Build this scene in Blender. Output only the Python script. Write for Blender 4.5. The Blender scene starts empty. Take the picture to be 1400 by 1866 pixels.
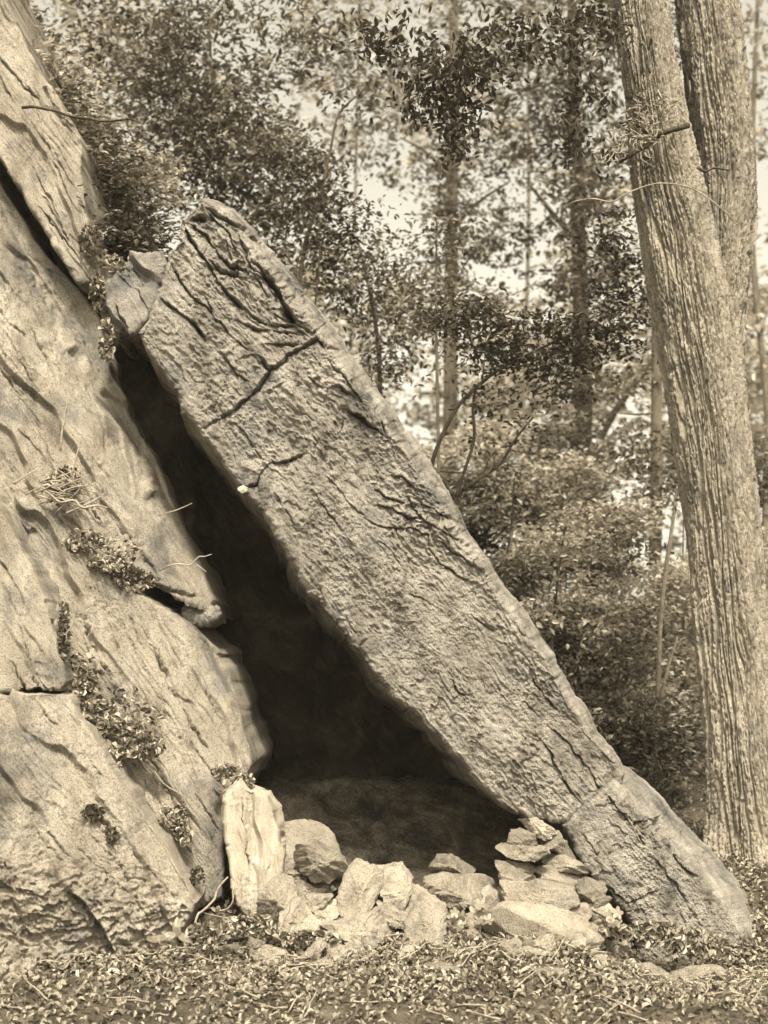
import bpy, math, random
import numpy as np
from mathutils import Vector

# ------------------------------------------------------------------ camera, sky, sun, exposure
scene = bpy.context.scene
D0, VIEW_W, HORIZON, CAM_Z = 11.0, 6.4, 1210.0, 1.9      # the frame is 6.4 m wide at 11 m
cam_d = bpy.data.cameras.new('camera')
cam = bpy.data.objects.new('camera', cam_d)
scene.collection.objects.link(cam)
cam.location = (0, -D0, CAM_Z)
cam.rotation_euler = (math.pi / 2, 0, 0)
cam_d.sensor_fit = 'HORIZONTAL'
cam_d.sensor_width = 36.0
cam_d.lens = 36.0 * D0 / VIEW_W
cam_d.shift_y = (HORIZON - 933.0) / 1400.0
cam_d.clip_end = 900
cam_d.dof.use_dof = True
cam_d.dof.focus_distance = 11.0
cam_d.dof.aperture_fstop = 1.6
scene.camera = cam

SUN_EL, SUN_AZ = math.radians(60), math.radians(174)     # azimuth from +Y clockwise: behind the camera, a touch to its right
world = bpy.data.worlds.new('World')
scene.world = world
world.use_nodes = True
nt = world.node_tree
sky = nt.nodes.new('ShaderNodeTexSky')
sky.sky_type = 'NISHITA'
sky.sun_disc = False
sky.sun_elevation = SUN_EL
sky.sun_rotation = SUN_AZ
sky.dust_density = 4.0
bw = nt.nodes.new('ShaderNodeRGBToBW')
tint = nt.nodes.new('ShaderNodeMix')
tint.data_type = 'RGBA'; tint.blend_type = 'MULTIPLY'
tint.inputs[0].default_value = 1.0
tint.inputs[7].default_value = (1.0, 0.94, 0.78, 1)
nt.links.new(sky.outputs[0], bw.inputs[0])
nt.links.new(bw.outputs[0], tint.inputs[6])
nt.links.new(tint.outputs[2], nt.nodes['Background'].inputs[0])
nt.nodes['Background'].inputs[1].default_value = 0.15

sun_d = bpy.data.lights.new('sun', 'SUN')
sun_d.energy = 2.6
sun_d.angle = math.radians(6)
sun_d.color = (1.0, 0.94, 0.81)
sun = bpy.data.objects.new('sun', sun_d)
scene.collection.objects.link(sun)
sd = Vector((math.sin(SUN_AZ) * math.cos(SUN_EL), math.cos(SUN_AZ) * math.cos(SUN_EL), math.sin(SUN_EL)))
sun.rotation_euler = sd.to_track_quat('Z', 'Y').to_euler()
sun.location = (0, 0, 30)

scene.view_settings.view_transform = 'Standard'
scene.view_settings.look = 'None'
scene.view_settings.exposure = 1.5
scene.view_settings.gamma = 1.0

# ------------------------------------------------------------------ numeric helpers
rng = np.random.default_rng(7)
_perm = rng.permutation(256)
_perm = np.concatenate([_perm, _perm, _perm])
_grad = rng.normal(size=(256, 3)); _grad /= np.linalg.norm(_grad, axis=1)[:, None]

def perlin(x, y, z=0.0):
    x, y, z = np.broadcast_arrays(np.asarray(x, float), np.asarray(y, float), np.asarray(z, float))
    xi, yi, zi = np.floor(x).astype(int), np.floor(y).astype(int), np.floor(z).astype(int)
    xf, yf, zf = x - xi, y - yi, z - zi
    xi &= 255; yi &= 255; zi &= 255
    def fade(t): return t * t * t * (t * (t * 6 - 15) + 10)
    u, v, w = fade(xf), fade(yf), fade(zf)
    def g(a, b, c):
        h = _perm[_perm[_perm[(xi + a) & 255] + ((yi + b) & 255)] + ((zi + c) & 255)]
        q = _grad[h]
        return q[..., 0] * (xf - a) + q[..., 1] * (yf - b) + q[..., 2] * (zf - c)
    def lp(a, b, t): return a + t * (b - a)
    return 1.5 * lp(lp(lp(g(0,0,0), g(1,0,0), u), lp(g(0,1,0), g(1,1,0), u), v),
                    lp(lp(g(0,0,1), g(1,0,1), u), lp(g(0,1,1), g(1,1,1), u), v), w)

def fbm(x, y, z=0.0, oct=4, gain=0.5):
    s, a, f = 0, 1.0, 1.0
    for i in range(oct):
        s = s + a * perlin(x * f + 17.3 * i, y * f + 5.1 * i, np.asarray(z) * f + 9.7 * i)
        a *= gain; f *= 2.03
    return s

def ridged(x, y, z=0.0):
    return 1.0 - 2.0 * np.abs(perlin(x, y, z))

def place(px, py, y):
    """photograph pixel + distance behind the slab plane -> metres"""
    d = np.asarray(y, float) + D0
    k = VIEW_W / 1400.0 * d / D0
    return (np.asarray(px, float) - 700.0) * k, np.asarray(y, float), CAM_Z + (HORIZON - np.asarray(py, float)) * k

def ppm(y):
    return 1400.0 / VIEW_W * D0 / (y + D0)

def resample(pts, n, rough=0.0, seed=0):
    p = np.array(pts, float)
    s = np.concatenate([[0], np.cumsum(np.hypot(*np.diff(p, axis=0).T))])
    t = np.linspace(0, s[-1], n)
    q = np.stack([np.interp(t, s, p[:, 0]), np.interp(t, s, p[:, 1])], 1)
    if rough:
        q[:, 0] += rough * fbm(t / 40.0, seed + 3.3, oct=4, gain=0.5)
        q[:, 1] += rough * fbm(t / 40.0, seed + 8.8, oct=4, gain=0.5)
    return q

def seg_dist(X, Y, pts):
    """distance to a polyline, the side (+ = upper right of it) and the fraction along it"""
    best = np.full(X.shape, 1e9); side = np.zeros(X.shape); frac = np.zeros(X.shape)
    p = np.array(pts, float)
    seg = np.hypot(*np.diff(p, axis=0).T); tot = seg.sum(); acc = 0.0
    for (x0, y0), (x1, y1), L in zip(p[:-1], p[1:], seg):
        dx, dy = x1 - x0, y1 - y0
        t = np.clip(((X - x0) * dx + (Y - y0) * dy) / (L * L + 1e-9), 0, 1)
        ex, ey = X - (x0 + t * dx), Y - (y0 + t * dy)
        d = np.hypot(ex, ey)
        nx, ny = -dy, dx
        if nx * 0.45 - ny * 0.9 < 0: nx, ny = -nx, -ny
        m = d < best
        best[m] = d[m]; side[m] = np.sign(ex * nx + ey * ny)[m]; frac[m] = ((acc + t * L) / tot)[m]
        acc += L
    return best, side, frac

def grooves(X, Y, cracks):
    """relief (m, + proud) of hand-traced joints: a thin groove between a proud upper lip and a sunk lower one"""
    out = np.zeros(X.shape)
    wob = 4.0 * fbm(X / 26.0, Y / 26.0, 2.2, 4, 0.6)
    wob2 = 4.0 * fbm(X / 26.0, Y / 26.0, 7.7, 4, 0.6)
    var = perlin(X / 34.0, Y / 34.0, 4.0)
    for pts, w, h in cracks:
        p = np.array(pts, float)
        x0, y0 = p.min(0) - 9 * w - 8; x1, y1 = p.max(0) + 9 * w + 8
        m = (X > x0) & (X < x1) & (Y > y0) & (Y < y1)
        if not m.any(): continue
        d, sd_, fr = seg_dist(X[m] + wob[m], Y[m] + wob2[m], pts)
        hh = h * np.clip(5 * np.minimum(fr, 1 - fr) + 0.15, 0, 1) * np.clip(0.85 + 0.9 * var[m], 0.25, 1.5)
        gw = 0.38 * w * np.clip(0.9 + 0.9 * var[m], 0.4, 1.8)
        up = sd_ > 0
        out[m] += -0.95 * hh * np.exp(-(d / gw) ** 2) + np.where(up, 0.30 * np.exp(-d / (3.5 * w)), -0.42 * np.exp(-d / (2.6 * w))) * hh
    return out

def plates(ph, sharp=0.16):
    """asymmetric saw: slow rise, sudden drop"""
    f = ph - np.floor(ph)
    return np.where(f < 1 - sharp, f / (1 - sharp), (1 - f) / sharp) - 0.5

# ------------------------------------------------------------------ object helpers
COL = scene.collection
WLOC = {}

def tag(o, label=None, cat=None, group=None, kind=None):
    if label: o['label'] = label
    if cat: o['category'] = cat
    if group: o['group'] = group
    if kind: o['kind'] = kind
    return o

def thing(name, label, cat, loc, group=None):
    o = bpy.data.objects.new(name, None)
    o.empty_display_size = 0.1
    o.location = loc
    COL.objects.link(o)
    WLOC[o.name] = Vector(loc)
    return tag(o, label, cat, group)

def mk(name, verts, faces, mat, parent=None, smooth=True, origin=None):
    """verts (n,3) in metres in the world, faces = list of int arrays (k,3) / (k,4) -> one mesh object, origin at its base"""
    v = np.asarray(verts, np.float32)
    if isinstance(faces, np.ndarray): faces = [faces]
    if origin is None:
        origin = Vector(((v[:, 0].min() + v[:, 0].max()) / 2, (v[:, 1].min() + v[:, 1].max()) / 2, v[:, 2].min()))
    origin = Vector(origin)
    v = v - np.array(origin, np.float32)
    me = bpy.data.meshes.new(name)
    me.vertices.add(len(v)); me.vertices.foreach_set('co', v.ravel())
    loops = np.concatenate([f.ravel() for f in faces]).astype(np.int32)
    tot = np.concatenate([np.full(len(f), f.shape[1], np.int32) for f in faces])
    start = np.concatenate([[0], np.cumsum(tot)[:-1]]).astype(np.int32)
    me.loops.add(len(loops)); me.loops.foreach_set('vertex_index', loops)
    me.polygons.add(len(tot)); me.polygons.foreach_set('loop_start', start)
    me.polygons.foreach_set('loop_total', tot)
    me.polygons.foreach_set('use_smooth', np.full(len(tot), smooth, bool))
    me.update(calc_edges=True); me.validate()
    me.materials.append(mat)
    o = bpy.data.objects.new(name, me)
    COL.objects.link(o)
    WLOC[o.name] = origin
    if parent is not None:
        o.parent = parent
        o.location = origin - WLOC[parent.name]
    else:
        o.location = origin
    return o

def grid_faces(n, m, wrap=False, off=0):
    i, j = np.meshgrid(np.arange(n - 1), np.arange(m if wrap else m - 1), indexing='ij')
    j2 = (j + 1) % m
    return off + np.stack([i * m + j, (i + 1) * m + j, (i + 1) * m + j2, i * m + j2], -1).reshape(-1, 4)

def tube(points, radii, sides=8, rough=0.0, seed=0):
    p = np.array(points, float); r = np.array(radii, float)
    n = len(p)
    t = np.gradient(p, axis=0); t /= np.linalg.norm(t, axis=1)[:, None] + 1e-9
    ref = np.array([0.31, 0.9, 0.29])
    a = np.cross(t, ref); a /= np.linalg.norm(a, axis=1)[:, None] + 1e-9
    b = np.cross(t, a)
    th = np.linspace(0, 2 * np.pi, sides, endpoint=False)
    rr = r[:, None] * np.ones(sides)[None]
    if rough:
        rr = rr * (1 + rough * fbm(np.arange(n)[:, None] * 0.35 + seed, np.cos(th)[None] * 1.3, np.sin(th)[None] * 1.3, 3))
    v = p[:, None] + rr[..., None] * (np.cos(th)[None, :, None] * a[:, None] + np.sin(th)[None, :, None] * b[:, None])
    v = v.reshape(-1, 3)
    f = [grid_faces(n, sides, True)]
    v = np.concatenate([v, p[[0]], p[[-1]]])
    k = np.arange(sides); k2 = (k + 1) % sides
    f.append(np.stack([np.full(sides, n * sides), k, k2], 1))
    f.append(np.stack([np.full(sides, n * sides + 1), (n - 1) * sides + k2, (n - 1) * sides + k], 1))
    return v, f

def join(parts):
    vs, q, t, off = [], [], [], 0
    for v, fs in parts:
        for f in fs:
            (q if f.shape[1] == 4 else t).append(f + off)
        vs.append(v); off += len(v)
    out = []
    if q: out.append(np.concatenate(q))
    if t: out.append(np.concatenate(t))
    return np.concatenate(vs), out

def smooth_path(pts, n):
    """Catmull-Rom through 3-D (or wider) control points"""
    p = np.array(pts, float)
    if len(p) < 3:
        return np.array([p[0] + (p[-1] - p[0]) * t for t in np.linspace(0, 1, n)])
    p = np.concatenate([[2 * p[0] - p[1]], p, [2 * p[-1] - p[-2]]])
    out = []
    for t in np.linspace(0, len(p) - 3 - 1e-6, n):
        i = int(t); f = t - i
        a, b, c, d = p[i:i + 4]
        out.append(0.5 * (2 * b + (c - a) * f + (2 * a - 5 * b + 4 * c - d) * f ** 2 + (3 * b - a - 3 * c + d) * f ** 3))
    return np.array(out)

def px_tube(pts, sides=8, n=None, rough=0.12, seed=0):
    """pts: (px, py, depth y, width in px) -> tube in metres"""
    q = smooth_path(pts, n or max(6, len(pts) * 5))
    x, y, z = place(q[:, 0], q[:, 1], q[:, 2])
    return tube(np.stack([x, y, z], 1), np.maximum(q[:, 3], 0.4) / 2 / ppm(q[:, 2]), sides, rough, seed)

# ------------------------------------------------------------------ materials
def ramp(nt, stops):
    n = nt.nodes.new('ShaderNodeValToRGB')
    cr = n.color_ramp
    while len(cr.elements) < len(stops): cr.elements.new(0.5)
    for e, (p, c) in zip(cr.elements, stops):
        e.position = p; e.color = (*c, 1)
    return n

def tone(c, grey=0.0):
    l = c[0]; t = min(max((l - 0.04) / 0.5, 0), 1) ** 0.6
    g, b = 0.77 + 0.125 * t, 0.50 + 0.225 * t
    return (l, l * (g + (1 - g) * grey), l * (b + (1 - b) * grey))

def rock_material(name, dark, mid, light, scale=3.0, stretch=None, speck=0.35, bump=0.02, fine=60.0, patch=0.5, grey=0.0, vary=0.0):
    dark, mid, light = (tone(tuple(0.8 * k for k in c), grey) for c in (dark, mid, light))
    m = bpy.data.materials.new(name); m.use_nodes = True
    nt = m.node_tree; N = nt.nodes; L = nt.links
    b = N['Principled BSDF']
    b.inputs['Roughness'].default_value = 0.92
    b.inputs['Specular IOR Level'].default_value = 0.15
    tc = N.new('ShaderNodeTexCoord')
    mp = N.new('ShaderNodeMapping')
    L.new(tc.outputs['Object'], mp.inputs[0])
    if stretch:
        mp.inputs['Rotation'].default_value = stretch[0]
        mp.inputs['Scale'].default_value = stretch[1]
    n1 = N.new('ShaderNodeTexNoise'); n1.inputs['Scale'].default_value = scale
    n1.inputs['Detail'].default_value = 9; n1.inputs['Roughness'].default_value = 0.68
    n1.inputs['Distortion'].default_value = 0.6
    L.new(mp.outputs[0], n1.inputs[0])
    r1 = ramp(nt, [(0.30, dark), (0.47, mid), (0.66, light)])
    L.new(n1.outputs[0], r1.inputs[0])
    n2 = N.new('ShaderNodeTexNoise'); n2.inputs['Scale'].default_value = fine
    n2.inputs['Detail'].default_value = 5; n2.inputs['Roughness'].default_value = 0.75
    L.new(tc.outputs['Object'], n2.inputs[0])
    r2 = ramp(nt, [(0.38, (1 - speck,) * 3), (0.49, (1, 1, 1)), (0.70, (1 + 0.3 * speck,) * 3)])
    L.new(n2.outputs[0], r2.inputs[0])
    mx = N.new('ShaderNodeMix'); mx.data_type = 'RGBA'; mx.blend_type = 'MULTIPLY'
    mx.inputs[0].default_value = 1.0
    L.new(r1.outputs[0], mx.inputs[6]); L.new(r2.outputs[0], mx.inputs[7])
    # lichen patches
    n3 = N.new('ShaderNodeTexNoise'); n3.inputs['Scale'].default_value = scale * 0.55
    n3.inputs['Detail'].default_value = 6; n3.inputs['Roughness'].default_value = 0.7
    mp3 = N.new('ShaderNodeMapping'); mp3.inputs['Location'].default_value = (7.1, 3.3, 1.9)
    L.new(tc.outputs['Object'], mp3.inputs[0]); L.new(mp3.outputs[0], n3.inputs[0])
    r3 = ramp(nt, [(0.50, (1, 1, 1)), (0.64, (1 - patch, 1 - patch * 0.95, 1 - patch * 0.85))])
    L.new(n3.outputs[0], r3.inputs[0])
    mx2 = N.new('ShaderNodeMix'); mx2.data_type = 'RGBA'; mx2.blend_type = 'MULTIPLY'
    mx2.inputs[0].default_value = 1.0
    L.new(mx.outputs[2], mx2.inputs[6]); L.new(r3.outputs[0], mx2.inputs[7])
    if vary:
        oi = N.new('ShaderNodeObjectInfo')
        rv = ramp(nt, [(0.0, (1 - vary,) * 3), (1.0, (1 + 0.35 * vary,) * 3)])
        L.new(oi.outputs['Random'], rv.inputs[0])
        mx3 = N.new('ShaderNodeMix'); mx3.data_type = 'RGBA'; mx3.blend_type = 'MULTIPLY'; mx3.inputs[0].default_value = 1.0
        L.new(mx2.outputs[2], mx3.inputs[6]); L.new(rv.outputs[0], mx3.inputs[7]); mx2 = mx3
    L.new(mx2.outputs[2], b.inputs['Base Color'])
    bp = N.new('ShaderNodeBump'); bp.inputs['Distance'].default_value = bump
    bp.inputs['Strength'].default_value = 1.0
    add = N.new('ShaderNodeMath'); add.operation = 'ADD'
    L.new(n2.outputs[0], add.inputs[0]); L.new(n1.outputs[0], add.inputs[1])
    L.new(add.outputs[0], bp.inputs['Height'])
    L.new(bp.outputs[0], b.inputs['Normal'])
    return m

def leaf_material(name, dark, light, trans=0.35):
    dark, light = tone(dark), tone(light)
    m = bpy.data.materials.new(name); m.use_nodes = True
    nt = m.node_tree; N = nt.nodes; L = nt.links
    out = N['Material Output']; N.remove(N['Principled BSDF'])
    g = N.new('ShaderNodeNewGeometry')
    r = ramp(nt, [(0.0, dark), (1.0, light)])
    L.new(g.outputs['Random Per Island'], r.inputs[0])
    d = N.new('ShaderNodeBsdfDiffuse'); t = N.new('ShaderNodeBsdfTranslucent')
    gl = N.new('ShaderNodeBsdfGlossy'); gl.inputs['Roughness'].default_value = 0.45
    gl.inputs['Color'].default_value = (0.9, 0.85, 0.7, 1)
    mix = N.new('ShaderNodeMixShader'); mix.inputs[0].default_value = trans
    mix2 = N.new('ShaderNodeMixShader'); mix2.inputs[0].default_value = 0.05
    L.new(r.outputs[0], d.inputs[0]); L.new(r.outputs[0], t.inputs[0])
    L.new(d.outputs[0], mix.inputs[1]); L.new(t.outputs[0], mix.inputs[2])
    L.new(mix.outputs[0], mix2.inputs[1]); L.new(gl.outputs[0], mix2.inputs[2])
    L.new(mix2.outputs[0], out.inputs[0])
    return m

SLOPE = (0, math.radians(38), 0)
M = {}
M['slab'] = rock_material('slab_gneiss', (0.14, 0.145, 0.10), (0.33, 0.285, 0.19), (0.50, 0.41, 0.28), 2.6,
                          ((0, math.radians(-38), 0), (1.8, 1.2, 0.9)), 0.6, 0.022, 85, 0.58, 0.28)
M['face'] = rock_material('outcrop_gneiss', (0.22, 0.25, 0.155), (0.41, 0.395, 0.25), (0.53, 0.49, 0.32), 2.4,
                          ((0, math.radians(-30), 0), (2.0, 1.2, 0.6)), 0.6, 0.020, 80, 0.5, 0.05)
M['pale'] = rock_material('pale_schist', (0.33, 0.40, 0.26), (0.46, 0.505, 0.34), (0.54, 0.58, 0.40), 3.5,
                          ((0, math.radians(-8), 0), (3.0, 1.5, 0.5)), 0.25, 0.010, 70, 0.15)
M['stone'] = rock_material('wall_stone', (0.26, 0.31, 0.20), (0.44, 0.465, 0.31), (0.55, 0.56, 0.385), 5.0, None, 0.55, 0.018, 85, 0.5, vary=0.42)
M['dim'] = rock_material('cave_rock_shade', (0.018, 0.026, 0.015), (0.05, 0.064, 0.037), (0.12, 0.125, 0.075), 2.2, None, 0.5, 0.02, 60, 0.4)  # rock colour darkened to carry the shade of the hollow
M['soil'] = rock_material('forest_soil', (0.06, 0.053, 0.03), (0.13, 0.125, 0.075), (0.25, 0.235, 0.15), 3.5, None, 0.6, 0.04, 45, 0.45)
M['bark'] = rock_material('bark', (0.25, 0.165, 0.10), (0.45, 0.285, 0.18), (0.60, 0.375, 0.245), 5.0, ((0, 0, 0), (2.5, 2.5, 0.5)), 0.5, 0.02, 70, 0.3)
M['dark_bark'] = rock_material('dark_bark', (0.05, 0.04, 0.026), (0.10, 0.08, 0.05), (0.16, 0.13, 0.085), 5.0, ((0, 0, 0), (2.5, 2.5, 0.6)), 0.4, 0.02, 60, 0.3)
M['grey_bark'] = rock_material('grey_bark', (0.12, 0.105, 0.075), (0.20, 0.175, 0.125), (0.29, 0.255, 0.185), 5.0, ((0, 0, 0), (2.5, 2.5, 0.6)), 0.4, 0.02, 60, 0.3)
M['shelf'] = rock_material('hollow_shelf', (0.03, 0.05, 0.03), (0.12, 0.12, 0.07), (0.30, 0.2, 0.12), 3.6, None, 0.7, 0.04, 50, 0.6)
M['twig'] = rock_material('dry_wood', (0.20, 0.16, 0.10), (0.36, 0.30, 0.19), (0.50, 0.43, 0.28), 8.0, None, 0.3, 0.005, 80, 0.2)
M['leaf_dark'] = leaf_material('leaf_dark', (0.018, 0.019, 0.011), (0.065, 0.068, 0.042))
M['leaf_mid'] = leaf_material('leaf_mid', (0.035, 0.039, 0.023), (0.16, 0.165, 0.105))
M['leaf_light'] = leaf_material('leaf_light', (0.10, 0.09, 0.055), (0.50, 0.34, 0.225), 0.45)  # sunlit and backlit brightness put into the leaf colour
M['litter'] = leaf_material('dead_leaf', (0.04, 0.092, 0.05), (0.40, 0.465, 0.30), 0.15)
M['ledge_litter'] = leaf_material('ledge_dead_leaf', (0.05, 0.04, 0.03), (0.46, 0.4, 0.3), 0.15)
M['pale_leaf'] = leaf_material('pale_leaf', (0.12, 0.31, 0.20), (0.30, 0.51, 0.345), 0.3)

# ------------------------------------------------------------------ ground
def ground_z(x, y):
    base = np.interp(y, [-14, -6, -3, -0.8, 0.5, 1.5, 4, 10, 20, 40, 80, 200, 400],
                     [-1.5, -0.95, -0.52, -0.25, -0.08, 0.05, 0.10, 0.25, 0.7, 1.9, 4.5, 9, 14])
    left = np.clip(-2.6 - x, 0, None) * 0.55 * np.clip((y - 3.0) / 5.0, 0, 1)
    right = np.clip(x - 2.5, 0, 30) * 0.06
    bumps = 0.09 * fbm(x * 0.6, y * 0.6, 1.1, 4) + 0.03 * fbm(x * 3, y * 3, 4.4, 3)
    dip = -0.34 * np.clip((x - 1.45) / 0.7, 0, 1) * np.exp(-((y + 0.55) / 0.85) ** 2)
    return base + left + right + dip + bumps * (1 + 0.08 * np.clip(y, 0, 60))

def make_ground():
    def axis(segs):
        return np.unique(np.concatenate([np.arange(a, b, s) for a, b, s in segs]))
    xs = axis([(-260, -30, 12), (-30, -6, 1.2), (-6, 6, 0.07), (6, 30, 1.2), (30, 261, 12)])
    ys = axis([(-14, -5, 0.8), (-5, 4, 0.07), (4, 14, 0.4), (14, 60, 1.6), (60, 420, 15)])
    Y, X = np.meshgrid(ys, xs, indexing='ij')
    Z = ground_z(X, Y)
    f = grid_faces(len(ys), len(xs))[:, ::-1]
    o = mk('ground', np.stack([X, Y, Z], -1).reshape(-1, 3), f, M['soil'])
    tag(o, kind='structure')
make_ground()

# ------------------------------------------------------------------ rock builder
def rock_patch(name, A, B, nu, nv, yfun, relief, mat, parent=None, back=2.5, drift_a=(0, 0), drift_b=(0, 0),
               round_px=7, round_m=0.05, rough=4.0, seed=0, chamfer=None, nb=6, end_px=16):
    a, b = resample(A, nu, rough, seed), resample(B, nu, rough, seed + 50)
    v = np.linspace(0, 1, nv)[None, :]
    X = a[:, [0]] * (1 - v) + b[:, [0]] * v
    Y = a[:, [1]] * (1 - v) + b[:, [1]] * v
    wid = np.hypot(b[:, 0] - a[:, 0], b[:, 1] - a[:, 1])[:, None]
    u = np.linspace(0, 1, nu)[:, None]
    la = np.hypot(*np.diff(a, axis=0).T).sum() * 0.5 + np.hypot(*np.diff(b, axis=0).T).sum() * 0.5
    def rnd(e, w):
        q = 1 - np.clip(e / w, 0, 1)
        return 1 - np.sqrt(np.clip(1 - q * q, 0, 1))
    edge = np.maximum.reduce([rnd(v * wid, round_px), rnd((1 - v) * wid, round_px) if chamfer is None else 0 * X,
                              rnd(u * la + 0 * X, end_px), rnd((1 - u) * la + 0 * X, end_px)])
    D = yfun(X, Y) + round_m * edge
    H = relief(X, Y)
    if chamfer is not None:
        v0, depth = chamfer(u)
        t = np.clip((v - v0) / (1 - v0), 0, 1)
        D = D + depth * (0.35 * t + 0.65 * t ** 2.2)
    x, y, z = place(X, Y, D)
    P = np.stack([x, y, z], -1)
    Pu, Pv = np.gradient(P, axis=0), np.gradient(P, axis=1)
    Nn = np.cross(Pu, Pv); Nn /= np.linalg.norm(Nn, axis=-1)[..., None] + 1e-12
    sgn = np.sign(Nn[nu // 2, nv // 2, 1])
    if chamfer is not None:
        H = H * (1 - 0.35 * np.clip((v - v0 + 0.02) / 0.05, 0, 1))
    H = H * (1 - 0.75 * np.exp(-(1 - v) * wid / 14.0)) * (1 - 0.5 * np.exp(-v * wid / 6.0))
    P = P - sgn * Nn * H[..., None]
    ts = (np.arange(1, nb + 1) / nb) ** 1.4
    def side(col, dr, sd):
        out = []
        for t in ts:
            q = col.copy()
            q[:, 1] += back * t
            q[:, 0] += dr[0] * t; q[:, 2] += dr[1] * t
            q += 0.09 * t ** 0.5 * np.stack([fbm(col[:, 0] * 3 + sd, col[:, 2] * 3, t * 2 + k, 3) for k in (0, 5, 9)], -1)
            out.append(q)
        return out
    la_ = side(P[:, 0], drift_a, 1.0)[::-1]
    lb_ = side(P[:, -1], drift_b, 6.0)
    P = np.concatenate([np.stack(la_, 1), P, np.stack(lb_, 1)], 1)
    top, bot = [], []
    for t in ts:
        for src, dst in ((P[0], top), (P[-1], bot)):
            q = src.copy(); q[:, 1] = np.maximum(q[:, 1], src[nb:-nb, 1].mean() + back * t); dst.append(q)
    P = np.concatenate([np.stack(top[::-1], 0), P, np.stack(bot, 0)], 0)
    n, m = P.shape[:2]
    return mk(name, P.reshape(-1, 3), grid_faces(n, m), mat, parent)

def plane(y0, px0, py0, ax, az):
    """a surface that recedes by ax per metre to the right and az per metre upward"""
    k = VIEW_W / 1400.0
    return lambda X, Y: y0 + ax * (X - px0) * k - az * (Y - py0) * k

def sheet_relief(seed, ang, cracks=(), big=0.05, lay=0.02, grain=0.007, lw=14.0):
    c, s = math.cos(math.radians(ang)), math.sin(math.radians(ang))
    def f(X, Y):
        S, T = X * c + Y * s, X * s - Y * c            # along / across the foliation
        w = 12 * fbm(S / 170, T / 130, seed, 3)
        mask = np.clip(0.30 + 1.1 * fbm(S / 190, T / 70, seed + 5, 2), 0, 1)
        mask2 = np.clip(0.25 + 1.2 * fbm(S / 120, T / 60, seed + 7, 2), 0, 1)
        r = big * fbm(S / 300, T / 150, seed + 1, 2)
        r = r - 0.10 * np.clip(0.55 + fbm(S / 240, T / 90, seed + 13, 2), 0.1, 1.2) * plates((T + 1.6 * w) / 105 + 0.4 * fbm(S / 200, T / 120, seed + 12, 3), 0.05)
        r = r - 1.6 * lay * mask * plates((T + w) / (2.6 * lw) + 0.6 * fbm(S / 120, T / 60, seed + 6, 3), 0.09)
        r = r - 0.8 * lay * mask2 * plates((T + w) / (0.9 * lw) + 0.5 * fbm(S / 60, T / 30, seed + 16, 3), 0.15)
        r = r + 0.35 * lay * fbm(S / 150, (T + w) / (0.6 * lw), seed + 2, 4, 0.68)
        r = r + 0.020 * mask * plates(1.4 * fbm(S / 320, T / 95, seed + 22, 4, 0.5), 0.035)
        gm = np.clip(0.5 + 1.1 * fbm(S / 110, T / 60, seed + 8, 2), 0.15, 1.4)
        r = r + gm * (0.55 * grain * fbm(X / 20, Y / 15, seed + 24, 3, 0.65) + 0.9 * grain * fbm(S / 18, T / 8, seed + 3, 4, 0.7) + 0.45 * grain * fbm(X / 5.0, Y / 5.0, seed + 9, 2))
        return r + grooves(X, Y, cracks)
    return f

def hairlines(seed, n, x0, x1, y0, y1, ang=58, h=0.04):
    r = np.random.default_rng(seed); out = []
    for k in range(n):
        x, y = r.uniform(x0, x1), r.uniform(y0, y1); L = r.uniform(40, 190)
        a = math.radians(ang + r.normal() * 5); p = [(x, y)]
        for q in range(4):
            a += r.normal() * 0.10; x += math.cos(a) * L / 4; y += math.sin(a) * L / 4; p.append((x, y))
        out.append((p, r.uniform(1.5, 2.6), h * r.uniform(0.5, 1.3)))
    return out

# ------------------------------------------------------------------ the leaning slab
SLAB_L = [(338, 392), (328, 405), (324, 440), (302, 462), (292, 520), (270, 580), (246, 606), (262, 635), (285, 668), (322, 712),
          (332, 752), (364, 790), (386, 820), (418, 868), (441, 896), (476, 932), (496, 965), (520, 1005), (540, 1046), (570, 1086),
          (605, 1126), (640, 1172), (680, 1226), (720, 1276), (760, 1310), (800, 1346), (836, 1391), (872, 1432), (925, 1476),
          (960, 1490), (1000, 1492), (1028, 1499)]
SLAB_R = [(372, 362), (402, 370), (432, 390), (456, 412), (500, 460), (532, 502), (566, 546), (602, 590), (632, 632), (662, 672),
          (692, 716), (727, 762), (766, 816), (801, 866), (823, 906), (846, 956), (881, 1010), (921, 1070), (961, 1122), (991, 1162),
          (1021, 1216), (1056, 1272), (1091, 1332), (1121, 1376), (1138, 1404), (1138, 1432)]
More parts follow.
